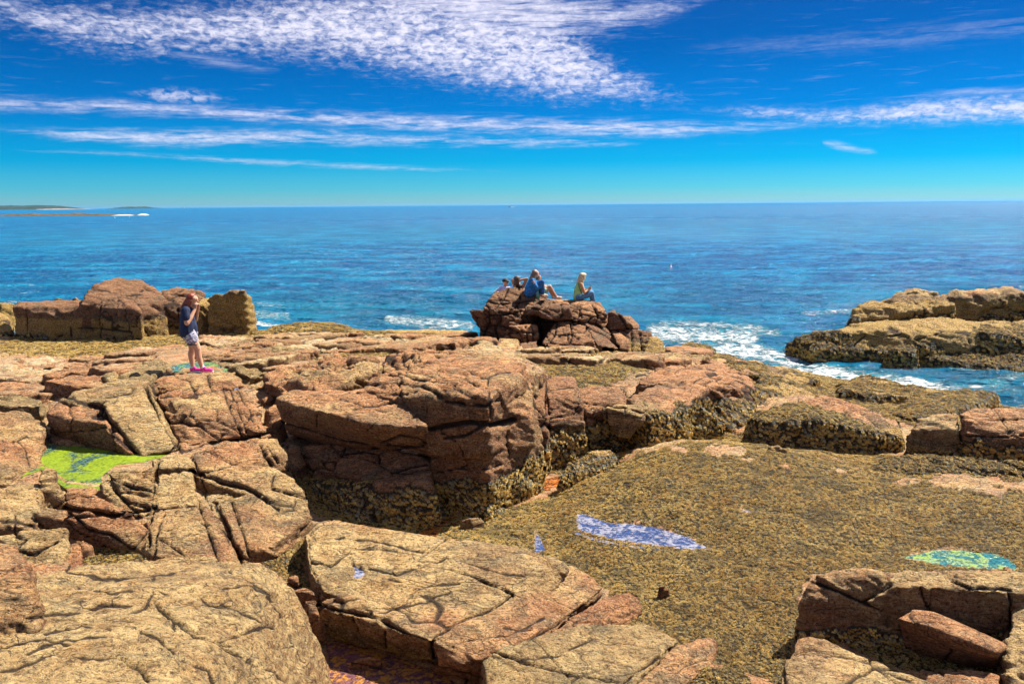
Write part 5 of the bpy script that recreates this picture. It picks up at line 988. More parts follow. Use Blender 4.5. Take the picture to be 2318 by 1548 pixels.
# ------------------------------------------------------------------ rockweed
def tuft_mesh(name, hang, seed):
    rg = random.Random(seed); vs, fs, tip = [], [], []
    n = 16 if not hang else 20
    for k in range(n):
        a = rg.uniform(0, 6.28); L = rg.uniform(.6, 1.0); wd = rg.uniform(.07, .12)
        if hang:
            p0 = Vector((rg.uniform(0, .12), rg.uniform(-.42, .42), rg.uniform(-.1, .35)))
            p1 = p0 + Vector((rg.uniform(.10, .26), rg.uniform(-.08, .08), -.35*L)); p2 = p1 + Vector((rg.uniform(-.05, .10), rg.uniform(-.1, .1), -.6*L))
            side = Vector((rg.uniform(-.4, .4), 1, 0)).normalized()
        else:
            sp = rg.uniform(.15, 1.0)
            d = Vector((math.cos(a), math.sin(a), 0)); p0 = d*0.12*sp
            p1 = d*.38*sp*L + Vector((0, 0, rg.uniform(.10, .34))); p2 = d*.72*sp*L + Vector((0, 0, rg.uniform(.02, .34)))
            side = Vector((-d.y, d.x, rg.uniform(-.3, .3)))
        b = len(vs)
        vs += [p0-side*wd*.4, p0+side*wd*.4, p1-side*wd*.6, p1+side*wd*.6, p2-side*wd*.5, p2+side*wd*.5]
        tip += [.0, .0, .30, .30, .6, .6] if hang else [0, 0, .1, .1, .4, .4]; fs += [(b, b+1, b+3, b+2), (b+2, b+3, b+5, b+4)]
        for q in range(2 if hang else 2):          # swollen forked tips
            c = p2 + side*wd*(q*2-1)*1.0 + ((p2-p1)*rg.uniform(.05, .25)); r = rg.uniform(.03, .055) if hang else rg.uniform(.055, .10)
            ax = (p2-p1).normalized(); b = len(vs)
            u = ax.orthogonal().normalized(); w_ = ax.cross(u)
            el_ = 2.6 if hang else 1.0
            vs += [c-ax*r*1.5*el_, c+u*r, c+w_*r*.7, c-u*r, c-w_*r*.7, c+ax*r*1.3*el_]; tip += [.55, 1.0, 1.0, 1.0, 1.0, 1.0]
            for i in range(4): fs += [(b, b+1+i, b+1+(i+1) % 4), (b+5, b+1+(i+1) % 4, b+1+i)]
    me = bpy.data.meshes.new(name); me.from_pydata([tuple(v) for v in vs], [], fs); me.update()
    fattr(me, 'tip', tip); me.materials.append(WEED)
    me.polygons.foreach_set('use_smooth', np.ones(len(me.polygons), bool))
    return bpy.data.objects.new(name, me)          # only a source of instances, never placed itself
TUFTS = {False: [tuft_mesh('frond_tuft', False, s) for s in range(4)], True: [tuft_mesh('frond_curtain', True, s+10) for s in range(3)]}
def gn_scatter(src):
    g = bpy.data.node_groups.new('scatter', 'GeometryNodeTree')
    g.interface.new_socket('Geometry', in_out='INPUT', socket_type='NodeSocketGeometry'); g.interface.new_socket('Geometry', in_out='OUTPUT', socket_type='NodeSocketGeometry')
    N, L = g.nodes, g.links
    gi = N.new('NodeGroupInput'); go = N.new('NodeGroupOutput'); jn = N.new('GeometryNodeGeometryToInstance')
    for o in src:
        oi = N.new('GeometryNodeObjectInfo'); oi.inputs['Object'].default_value = o; oi.inputs['As Instance'].default_value = True
        L.new(oi.outputs['Geometry'], jn.inputs[0])
    m2p = N.new('GeometryNodeMeshToPoints'); L.new(gi.outputs[0], m2p.inputs[0])
    ip = N.new('GeometryNodeInstanceOnPoints'); L.new(m2p.outputs[0], ip.inputs['Points']); L.new(jn.outputs[0], ip.inputs['Instance'])
    ip.inputs['Pick Instance'].default_value = True
    for nm, ty, sock in (('rot', 'FLOAT_VECTOR', 'Rotation'), ('scl', 'FLOAT', 'Scale'), ('idx', 'INT', 'Instance Index')):
        a = N.new('GeometryNodeInputNamedAttribute'); a.data_type = ty; a.inputs[0].default_value = nm
        L.new(next(s for s in a.outputs if s.enabled), ip.inputs[sock])
    L.new(ip.outputs[0], go.inputs[0])
    return g
GN = {k: gn_scatter(v) for k, v in TUFTS.items()}
def weed_object(name, carriers, label, dens=1.0, size=1.0, ylim=(-150, 1900), hang_z=.70):
    pts, nrm = [], []
    for v, tr, nn, pm in carriers:
        keep = pm[tr].sum(1) >= 2
        x, y = to_px(v); inn = (x > -250) & (x < 2600) & (y < ylim[1]) & (v[:, 2] > -.15)
        t = tr[keep & inn[tr].all(1)]
        if not len(t): continue
        a, b, c = v[t[:, 0]], v[t[:, 1]], v[t[:, 2]]
        ar = 0.5*np.linalg.norm(np.cross(b-a, c-a), axis=1); dist = a[:, 1]
        sc = .028*size*np.clip(dist/11.0, .8, 2.3)
        lam = ar*dens*0.85/(sc**2)
        cnt = RNG.poisson(lam); k = np.repeat(np.arange(len(t)), cnt)
        r1 = np.sqrt(RNG.random(len(k)))[:, None]; r2 = RNG.random(len(k))[:, None]
        pts.append(a[k]*(1-r1) + b[k]*r1*(1-r2) + c[k]*r1*r2); nrm.append(nn[t[k, 0]])
    if not pts: return
    p = np.vstack(pts); n = np.vstack(nrm); n /= np.linalg.norm(n, axis=1)[:, None]+1e-9
    ok = n[:, 2] > -0.5; p, n = p[ok], n[ok]
    sc = .028*size*np.clip(p[:, 1]/11.0, .8, 2.3)*RNG.uniform(.7, 1.35, len(p))
    for hang in (False, True):
        m = (n[:, 2] < hang_z) == hang
        if m.sum() < 10: continue
        q = p[m]; nn = n[m]; s = sc[m]*(1.55 if hang else 1.0)
        if hang:
            yaw = np.arctan2(nn[:, 1], nn[:, 0]) + RNG.uniform(-.5, .5, len(q))
            rot = np.stack([RNG.uniform(-.15, .15, len(q)), -np.clip(nn[:, 2], 0, .7)*.7, yaw], 1)
            sel = RNG.random(len(q)) < .95; q, rot, s = q[sel], rot[sel], s[sel]
        else:
            th = np.arccos(np.clip(nn[:, 2], -1, 1)); az_ = np.arctan2(nn[:, 1], nn[:, 0])
            rot = np.empty((len(q), 3)); spin = RNG.uniform(0, 6.28, len(q))
            # Euler of Rz(az) Ry(th) Rz(spin)
            ca, sa, ct, st_, cs, ss = np.cos(az_), np.sin(az_), np.cos(th), np.sin(th), np.cos(spin), np.sin(spin)
            r20 = -st_*cs; r21 = st_*ss; r22 = ct; r00 = ca*ct*cs-sa*ss; r10 = sa*ct*cs+ca*ss
            rot[:, 1] = np.arcsin(np.clip(-r20, -1, 1)); rot[:, 0] = np.arctan2(r21, r22); rot[:, 2] = np.arctan2(r10, r00)
        me = bpy.data.meshes.new(name); me.vertices.add(len(q)); me.vertices.foreach_set('co', q.astype(np.float32).ravel())
        at = me.attributes.new('rot', 'FLOAT_VECTOR', 'POINT'); at.data.foreach_set('vector', rot.astype(np.float32).ravel())
        fattr(me, 'scl', s)
        at = me.attributes.new('idx', 'INT', 'POINT'); at.data.foreach_set('value', RNG.integers(0, 3 if hang else 4, len(q)).astype(np.int32))
        o = bpy.data.objects.new('hanging_seaweed' if hang else name, me); COL.objects.link(o)
        md = o.modifiers.new('scatter', 'NODES'); md.node_group = GN[hang]
        tag(o, label if not hang else 'strands hanging down the steep sides: '+label, 'seaweed', None, 'stuff')
        print('weed', label[:30], hang, len(q))
# ground carpet: split into the front slab and the shore
GN_ = np.zeros_like(GV); e1 = GV[GF[:, 1]]-GV[GF[:, 0]]; e2 = GV[GF[:, 3]]-GV[GF[:, 0]]; fn = np.cross(e2, e1)
for k in range(4): np.add.at(GN_, GF[:, k], fn)
GN_ /= np.linalg.norm(GN_, axis=1)[:, None]+1e-12; GN_ *= np.sign(GN_[:, 2:3])+(GN_[:, 2:3] == 0)
GTR = np.vstack([GF[:, [0, 1, 2]], GF[:, [0, 2, 3]]])
gx, gy = to_px(GV)
front = (GV[:, 1] < 17.5) & (gx > 640); hollow = (GV[:, 1] < 17.5) & (gx <= 640)
weed_object('seaweed_carpet', [(GV, GTR, GN_, GW & front)], 'golden brown rockweed carpeting the low platform and gully on the right', dens=1.15, ylim=(0, 1750))
weed_object('seaweed_carpet', [(GV, GTR, GN_, GW & hollow)], 'rockweed filling the small hollows between the left foreground slabs')
weed_object('seaweed_carpet', [(GV, GTR, GN_, GW & (GV[:, 1] >= 17.5) & (gx < 1080))], 'dark rockweed on the flats below the far left boulders', dens=.8)
weed_object('seaweed_carpet', [(GV, GTR, GN_, GW & (GV[:, 1] >= 17.5) & (gx >= 1080))], 'rockweed on the shore flats between the outcrop with people and the channel', dens=.8)
zones = {'golden rockweed round the foot of the largest boulder and the low shelf': [], 'rockweed on the far left boulders and shore rocks': [],
         'rockweed on the red ledges and the domed boulder on the right': [], 'brown rockweed on the headland across the channel': [], 'rockweed on the foreground slabs': []}
Z = list(zones)
for v, tr, nn, pm, nm in CARRIERS:
    x, y = to_px(v); cx_, d_ = float(np.mean(x)), float(np.mean(v[:, 1]))
    if nm == 'headland_rock': k = Z[3]
    elif d_ > 20 and cx_ < 1100: k = Z[1]
    elif cx_ < 1230: k = Z[0] if d_ > 9 else Z[4]
    elif d_ < 10.5: k = Z[4]
    else: k = Z[2]
    zones[k].append((v, tr, nn, pm))
for k, c in zones.items():
    if c: weed_object('seaweed_fringe', c, k, dens=1.0, size=1.0)

# ------------------------------------------------------------------ people
SKIN = simple('skin', (.62, .33, .20), .55, .12, 30); SKIN2 = simple('tanned_skin', (.50, .23, .12), .55, .12, 30)
def solid(name, bones, mat, parent, vox=.012, it=3, wrinkle=0.0, wscale=14):
    """one continuous skin grown round tapered bones: (p0, r0, p1, r1) or ellipsoids (centre, (rx, ry, rz))"""
    bm = bmesh.new()
    for b in bones:
        if len(b) == 2:
            c, r = b
            bmesh.ops.create_icosphere(bm, subdivisions=3, radius=1.0, matrix=Matrix.Translation(c) @ Matrix.Diagonal((*r, 1)))
            continue
        p0, r0, p1, r1 = b; p0 = Vector(p0); p1 = Vector(p1); vs = []
        ax = (p1-p0).normalized() if (p1-p0).length > 1e-6 else Vector((0, 0, 1)); u = ax.orthogonal().normalized(); w_ = ax.cross(u)
        for p, r in ((p0, r0), (p1, r1)):
            for i in range(-3, 4):
                ph_ = i*math.pi/6
                for j in range(10):
                    t = j*math.tau/10
                    vs.append(bm.verts.new(p + (ax*math.sin(ph_) + (u*math.cos(t)+w_*math.sin(t))*math.cos(ph_))*r))
                    if abs(i) == 3: break
        r_ = bmesh.ops.convex_hull(bm, input=vs)
        dead = {e for e in r_['geom_interior']+r_['geom_unused'] if isinstance(e, bmesh.types.BMVert)}
        bmesh.ops.delete(bm, geom=list(dead), context='VERTS')
    me = bpy.data.meshes.new(name); bm.to_mesh(me); bm.free()
    o = bpy.data.objects.new(name, me); COL.objects.link(o)
    md = o.modifiers.new('r', 'REMESH'); md.mode = 'VOXEL'; md.voxel_size = vox
    ms = o.modifiers.new('s', 'SMOOTH'); ms.iterations = it; ms.factor = .5
    m2 = bpy.data.meshes.new_from_object(o.evaluated_get(bpy.context.evaluated_depsgraph_get()))
    o.modifiers.clear(); o.data = m2; m2.name = name
    n = len(m2.vertices)
    if wrinkle and n:
        v = np.empty(n*3, np.float32); m2.vertices.foreach_get('co', v); v = v.reshape(-1, 3); nr = np.empty(n*3, np.float32); m2.vertex_normals.foreach_get('vector', nr)
        v = v + nr.reshape(-1, 3)*(fbm(v.astype(float)*wscale*np.array([1, 1, .45]), 3, 9)*wrinkle)[:, None]; m2.vertices.foreach_set('co', v.astype(np.float32).ravel())
    m2.polygons.foreach_set('use_smooth', np.ones(len(m2.polygons), bool)); m2.materials.clear(); m2.materials.append(mat); m2.update()
    o.parent = parent
    return o
def V(*a): return Vector(a)
def hand(wrist, direc, palm_n, curl=.5, size=1.0, side=1):
    """palm plus four unequal curled fingers and a thumb off the side of the palm"""
    d = Vector(direc).normalized(); n = Vector(palm_n); n = (n-d*n.dot(d)).normalized(); s = d.cross(n)*side
    w_ = Vector(wrist); B_ = []
    k = w_+d*.085*size
    for i, off in enumerate((-.030, -.010, .010, .030)): B_.append((w_+s*off*.6*size, .017*size, k+s*off*size, .014*size))
    for i, (off, L) in enumerate(zip((-.030, -.010, .011, .030), (.058, .075, .080, .068))):
        a = k+s*off*size; m1 = a+(d*math.cos(curl*.8)+n*math.sin(curl*.8))*L*.5*size; m2 = m1+(d*math.cos(curl*1.9)+n*math.sin(curl*1.9))*L*.5*size
        B_ += [(a, .0105*size, m1, .0095*size), (m1, .0095*size, m2, .008*size)]
    t0 = w_+d*.03*size+s*.028*size; t1 = t0+(s*.8+d*.6+n*.3).normalized()*.04*size; t2 = t1+(d*.9+n*.4).normalized()*.028*size
    B_ += [(t0, .014*size, t1, .011*size), (t1, .011*size, t2, .009*size)]
    return B_
def head(c, face, r=.1, up=V(0, 0, 1)):
    """skull, jaw, nose, lips and ears round centre c, looking along face"""
    c = Vector(c); f = Vector(face).normalized(); u = Vector(up); u = (u-f*u.dot(f)).normalized(); s = f.cross(u); R_ = r
    B_ = [(c+f*.01+u*.02, R_*.98, c-f*.025+u*.03, R_*.93), (c+f*.02-u*.02, R_*.8, c+f*.045-u*R_*.85, R_*.42), (c-u*.03, R_*.75, c+f*.02-u*R_*.75, R_*.55),
          (c+f*R_*1.0+u*.012, .010, c+f*R_*1.17-u*.020, .014), (c+f*R_*1.0-s*.02-u*.055, .010, c+f*R_*1.0+s*.02-u*.055, .010),
          (c+s*R_*.9-f*.005, .014, c+s*R_*.97-f*.012-u*.02, .010), (c-s*R_*.9-f*.005, .014, c-s*R_*.97-f*.012-u*.02, .010),
          (c+f*R_*.95+s*.035+u*.035, .012, c+f*R_*.95-s*.035+u*.035, .012)]
    eyes = [c+f*R_*.97+s*.034+u*.012, c+f*R_*.97-s*.034+u*.012]
    return B_, eyes, (f, u, s)

def small(name, bones, mat, parent, vox=.006): return solid(name, bones, mat, parent, vox, 2)
# --- standing woman
ORIG = P(437, 844, 1.93)
pw = empty('person', ORIG, 'standing woman with red hair, navy T-shirt, patterned shorts and pink shoes', 'person')
pw.rotation_euler.z = math.radians(4)
fc = V(.97, .10, -.22)
HB, EY, (f_, u_, s_) = head((.085, 0, 1.475), fc, .092)
skin = HB + [
 ((.06, 0, 1.41), .055, (.02, 0, 1.30), .065),
 ((-.02, 0, 1.22), .12, (-.03, 0, .95), .135), ((-.03, .09, .88), .11, (-.02, .09, .80), .105), ((-.03, -.09, .88), .11, (.02, -.09, .80), .105),
 ((-.02, .09, .80), .108, (-.015, .10, .50), .068), ((-.015, .10, .48), .064, (-.045, .10, .36), .064), ((-.045, .10, .36), .064, (-.03, .10, .10), .038), ((-.03, .10, .09), .038, (-.01, .10, .05), .040),
 ((.02, -.09, .80), .112, (.15, -.10, .50), .070), ((.15, -.10, .48), .066, (.155, -.10, .37), .066), ((.155, -.10, .37), .066, (.215, -.10, .12), .038), ((.215, -.10, .11), .038, (.24, -.10, .07), .040),
 ((-.01, -.175, 1.27), .062, (.02, -.235, 1.04), .052), ((.02, -.235, 1.04), .052, (.075, -.175, 1.13), .045), ((.075, -.175, 1.13), .045, (.145, -.065, 1.30), .030),
 ((-.01, .175, 1.27), .062, (.05, .22, 1.05), .052), ((.05, .22, 1.05), .052, (.165, .06, 1.29), .030)]
skin += hand((.145, -.065, 1.30), (.12, .10, 1), (.5, 1, 0), 1.0, .95) + hand((.165, .06, 1.29), (.05, -.12, 1), (-.2, -1, 0), 1.0, .95, -1)
solid('body', skin, SKIN, pw, .0085, 2)
NAVY = simple('navy_cotton', (.012, .022, .065), .8, .3, 18)
solid('shirt', [((-.025, 0, 1.27), .128, (-.04, 0, 1.05), .148), ((-.04, 0, 1.05), .148, (-.045, 0, .86), .160), ((.02, -.02, 1.12), .10, (.0, 0, .92), .142), ((-.045, 0, .86), .160, (-.06, 0, .83), .160),
                ((-.015, -.15, 1.28), .088, (-.0, -.215, 1.14), .080), ((-.015, .15, 1.28), .088, (.02, .205, 1.14), .080), ((.0, 0, .95), .155, (-.005, 0, .87), .160), ((-.03, -.075, 1.02), .135, (-.03, -.085, .84), .150), ((-.03, .075, 1.02), .135, (-.03, .085, .84), .150), ((.0, 0, 1.33), .070, (-.01, 0, 1.28), .10)], NAVY, pw, .012, 3, .012, 9)
m, t, b, o = mat_new('patterned_cotton'); pos = t.new('ShaderNodeTexCoord').outputs['Object']
wv = t.noise(t.vm('MULTIPLY', pos, (18., 18., 60.)), 1.0, 3, .6, 1.5)
t.put(b.inputs['Base Color'], t.mixc(t.step(wv, .44, .56), (.05, .05, .13), (.62, .60, .68))); b.inputs['Roughness'].default_value = .8; SHORTM = m
shp = solid('shorts', [((-.02, -.06, .86), .145, (-.01, -.07, .80), .150), ((-.02, .06, .86), .145, (-.02, .07, .80), .150), ((-.03, .09, .80), .128, (-.02, .10, .69), .125), ((.0, -.09, .80), .135, (.055, -.09, .685), .130)], SHORTM, pw, .012, 3, .008, 10)
BLK = simple('black_cloth', (.012, .012, .014), .7)
small('hem', [(V(-.02, .10, .615), (.124, .124, .018)), (V(.060, -.09, .600), (.130, .130, .018))], BLK, pw, .008)
HAIR = simple('auburn_hair', (.25, .045, .014), .42, .5, 26, .5, .5)
hc_ = V(.085, 0, 1.475)
solid('hair', [(hc_-f_*.028+u_*.035, (.100, .100, .098)), (hc_-f_*.07-u_*.03, .075, hc_-f_*.115-u_*.13, .062), (hc_-f_*.115-u_*.13, .062, hc_-f_*.16-u_*.18, .038), (hc_-f_*.04+s_*.07-u_*.03, .045, hc_-f_*.03+s_*.085-u_*.16, .032),
               (hc_-f_*.04-s_*.07-u_*.03, .045, hc_-f_*.03-s_*.085-u_*.16, .032), (hc_+f_*.045+u_*.085, .030, hc_-f_*.0+s_*.075+u_*.02, .030), (hc_+f_*.045+u_*.085, .030, hc_-f_*.0-s_*.075+u_*.02, .030)], HAIR, pw, .008, 2, .012, 22)
DARK = simple('dark', (.01, .008, .007), .3)
for e in EY: small('eye', [(e, (.009, .012, .008))], DARK, pw, .004)
PINK = simple('magenta_mesh', (.85, .02, .32), .5, .15, 40); WHITE = simple('white_sole', (.8, .8, .8), .5)
for (ax, ay, az_) in ((-.02, .10, .0), (.235, -.10, .025)):
    sh = solid('shoe', [((ax-.03, ay, az_+.055), .042, (ax+.02, ay, az_+.085), .038), ((ax-.03, ay, az_+.045), .040, (ax+.15, ay, az_+.040), .034), ((ax+.12, ay, az_+.042), .040, (ax+.17, ay, az_+.035), .030)], PINK, pw, .009, 2)
    so = small('sole', [((ax-.035, ay, az_+.018), .040, (ax+.17, ay, az_+.016), .035)], WHITE, pw, .009); so.parent = sh
    for v in so.data.vertices: v.co.z = az_ + .005 + (v.co.z-az_)*.55
    small('sock', [((ax-.015, ay, az_+.10), .041, (ax-.015, ay, az_+.12), .040)], WHITE, pw, .008)

# --- people sitting on the outcrop
def seated(px, py, yy, label, skinm, bones, hd, face, parts, vox=.013, hands=()):
    e = empty('person', PY(px, py, yy), label, 'person')
    HB, EY, fr = head(hd, face, .098)
    b = HB + [(tuple(Vector(hd)-V(0, 0, .07)-Vector(face).normalized()*.02), .05, bones[0][0], .065)] + bones
    for h in hands: b += hand(*h)
    solid('body', b, skinm, e, vox, 2)
    for p_ in EY: small('eye', [(p_, (.01, .012, .008))], DARK, e, .005)
    for nm, bs, mt, wr in parts(fr, Vector(hd)): solid(nm, bs, mt, e, vox, 2, wr, 14)
    return e
DENIM = simple('blue_denim', (.03, .12, .30), .85, .45, 22); DENIM2 = simple('washed_denim', (.10, .22, .36), .85, .4, 22); BLUE = simple('blue_cotton', (.02, .17, .42), .85, .4, 16)
LIME = simple('pale_green_cotton', (.38, .60, .22), .85, .15, 16); BLOND = simple('blonde_hair', (.62, .47, .26), .5, .5, 30, .5, .5); BRN = simple('brown_hair', (.09, .045, .025), .5, .5, 30, .5, .5)
GREYH = simple('grey_brown_hair', (.20, .13, .09), .5, .5, 30, .5, .5); WHT = simple('white_lilac_cotton', (.62, .60, .80), .85, .1, 16); TEAL = simple('teal_cotton', (.20, .55, .50), .85, .2, 16); TANS = simple('trainer', (.50, .42, .36), .7, .3, 30)
GREYP = simple('dark_print_cotton', (.04, .04, .07), .85, .6, 40); PHONE = simple('phone_black', (.01, .01, .012), .2)
# green top, phone
seated(1310, 680, 26.5, 'blonde woman in a straw coloured hat and pale green top, sitting apart with a phone', SKIN2,
  [((.05, .0, .56), .07, (.03, 0, .40), .13), ((.03, 0, .40), .13, (.0, 0, .14), .14), ((.0, -.08, .12), .11, (.40, -.04, .22), .075), ((.0, .10, .12), .11, (.38, .14, .24), .075), ((.40, -.04, .22), .07, (.47, .0, -.12), .045), ((.38, .14, .24), .07, (.46, .2, -.1), .045), ((.47, .0, -.14), .04, (.62, .02, -.16), .04), ((.46, .2, -.12), .04, (.6, .22, -.15), .04),
   ((.06, -.16, .52), .055, (.16, -.19, .26), .045), ((.16, -.19, .26), .044, (.30, -.08, .34), .030), ((.06, .16, .52), .055, (.20, .2, .28), .045), ((.20, .2, .28), .044, (.33, .02, .36), .030)],
  (.12, .02, .72), (.75, .6, -.25),
  lambda fr, h: [('hair', [(h-fr[0]*.025+fr[1]*.03, (.112, .112, .112)), (h-fr[0]*.07-fr[1]*.02, .09, h-fr[0]*.13-fr[1]*.15, .07), (h-fr[0]*.02-fr[2]*.07, .05, h-fr[0]*.05-fr[2]*.09-fr[1]*.17, .035), (h-fr[0]*.02+fr[2]*.07, .05, h-fr[0]*.05+fr[2]*.09-fr[1]*.17, .035)], BLOND, .02), ('sun_hat', [(h+fr[1]*.075-fr[0]*.01, (.118, .118, .062)), (h+fr[1]*.05+fr[0]*.07, .022, h+fr[1]*.035+fr[0]*.125, .016), (h+fr[1]*.05-fr[0]*.09, .022, h+fr[1]*.03-fr[0]*.12, .016)], simple('straw_cloth', (.66, .56, .36), .8, .3, 40), .004),
                 ('shirt', [((.04, 0, .52), .115, (.02, 0, .36), .16), ((.02, 0, .36), .16, (-.01, 0, .10), .165), ((.04, -.09, .54), .07, (.04, .09, .54), .07), ((-.01, -.03, .1), .15, (-.02, .02, .04), .16)], LIME, .012),
                 ('jeans', [((.0, -.08, .11), .125, (.40, -.04, .22), .09), ((.0, .10, .11), .125, (.38, .14, .24), .09), ((.40, -.04, .22), .088, (.47, 0, -.08), .06), ((.38, .14, .24), .088, (.46, .2, -.06), .06)], DENIM2, .01),
                 ('strap', [((-.03, -.12, .60), .012, (.0, -.185, .42), .012), ((.0, -.185, .42), .012, (.12, -.17, .14), .012)], BLK, 0),
                 ('shoe', [((.46, 0, -.16), .05, (.63, .02, -.18), .045)], TANS, 0), ('shoe', [((.45, .2, -.14), .05, (.61, .22, -.17), .045)], TANS, 0),
                 ('phone', [((.33, -.06, .40), .016, (.37, -.05, .47), .016), ((.33, -.10, .40), .016, (.37, -.09, .47), .016)], PHONE, 0)],
  hands=[((.30, -.08, .34), (.7, .4, .5), (-.4, .9, 0), 1.1), ((.33, .02, .36), (.5, -.6, .5), (-.3, -.9, 0), 1.1, 1.0, -1)])
# man with cap, behind the rock crest
CAPM = simple('black_cap_cloth', (.015, .013, .013), .7)
seated(1143, 694, 27.9, 'man in a black cap, sunglasses and white and lilac shirt, leftmost behind the rock crest', SKIN,
  [((.0, 0, .62), .08, (.0, 0, .45), .16), ((.0, 0, .45), .16, (0, .05, .12), .15), ((-.08, .05, .1), .12, (-.12, .45, .2), .08), ((.1, .05, .1), .12, (.12, .45, .2), .08), ((-.12, .45, .2), .07, (-.12, .55, -.15), .05), ((.12, .45, .2), .07, (.12, .55, -.15), .05),
   ((-.17, 0, .56), .065, (-.30, -.08, .46), .05), ((-.30, -.08, .46), .05, (-.22, -.3, .50), .035), ((.17, 0, .56), .065, (.26, .1, .36), .05), ((.26, .1, .36), .05, (.2, .3, .3), .035)],
  (.03, -.02, .80), (.62, -.75, -.05),
  lambda fr, h: [('cap', [(h+fr[1]*.055-fr[0]*.012, (.112, .112, .075)), (h+fr[0]*.07+fr[1]*.052-fr[2]*.04, .018, h+fr[0]*.17+fr[1]*.035, .014), (h+fr[0]*.07+fr[1]*.052+fr[2]*.04, .018, h+fr[0]*.17+fr[1]*.035, .014)], CAPM, 0),
                 ('sunglasses', [(h+fr[0]*.098+fr[2]*.045+fr[1]*.012, .016, h+fr[0]*.104-fr[2]*.045+fr[1]*.012, .016)], PHONE, 0),
                 ('beard', [(h+fr[0]*.07-fr[1]*.085, .035, h+fr[0]*.075-fr[1]*.07, .035)], simple('grey_beard', (.45, .4, .36), .8), 0),
                 ('shirt', [((0, 0, .60), .10, (0, 0, .42), .18), ((0, 0, .42), .18, (0, .04, .12), .17), ((-.13, 0, .57), .095, (-.2, -.03, .53), .08), ((.13, 0, .57), .095, (.21, .05, .48), .08)], WHT, .012),
                 ('trousers', [((-.08, .05, .1), .13, (-.12, .45, .2), .09), ((.1, .05, .1), .13, (.12, .45, .2), .09), ((-.12, .45, .2), .085, (-.12, .55, -.1), .06), ((.12, .45, .2), .085, (.12, .55, -.1), .06)], GREYP, .01)],
  hands=[((-.22, -.3, .50), (.5, -.8, -.1), (0, 0, -1), .5), ((.2, .3, .3), (0, 1, -.2), (0, 0, -1), .6)])
# brown haired, hands behind the head
seated(1174, 676, 27.2, 'brown haired woman leaning back with one arm raised and hands behind her head', SKIN2,
  [((-.0, 0, .46), .07, (.03, .03, .32), .13), ((.03, .03, .32), .13, (.16, .2, .10), .14), ((.16, .14, .10), .11, (.45, .45, .25), .075), ((.22, .28, .10), .11, (.50, .60, .25), .075), ((.45, .45, .25), .07, (.6, .7, -.1), .045), ((.50, .60, .25), .07, (.65, .8, -.1), .045),
   ((.15, -.02, .40), .06, (.27, -.04, .64), .046), ((.27, -.04, .64), .046, (.05, -.10, .60), .032), ((-.12, -.02, .40), .06, (-.2, .12, .58), .046), ((-.2, .12, .58), .046, (-.06, -.08, .60), .032)],
  (-.04, .01, .60), (.1, .95, .15),
  lambda fr, h: [('hair', [(h-fr[0]*.03+fr[1]*.03, (.110, .112, .112)), (h-fr[0]*.06, .09, h-fr[0]*.08-fr[1]*.10, .075), (h+V(-.07, -.03, 0), .04, h+V(-.075, -.04, -.15), .03)], BRN, .02),
                 ('top', [((.02, .02, .37), .13, (.05, .06, .24), .145), ((.05, .06, .24), .145, (.14, .17, .10), .145), ((.07, -.03, .42), .03, (.06, -.06, .34), .04), ((-.06, -.03, .42), .03, (-.05, -.06, .34), .04)], BLK, .01),
                 ('trousers', [((.16, .14, .10), .125, (.45, .45, .25), .09), ((.22, .28, .10), .125, (.50, .60, .25), .09), ((.45, .45, .25), .085, (.6, .7, -.06), .06), ((.50, .60, .25), .085, (.65, .8, -.06), .06)], GREYP, .01)],
  hands=[((.05, -.10, .60), (-1, -.1, -.15), (0, 1, 0), .5), ((-.06, -.08, .60), (1, -.15, -.05), (0, 1, 0), .5, 1.0, -1)])
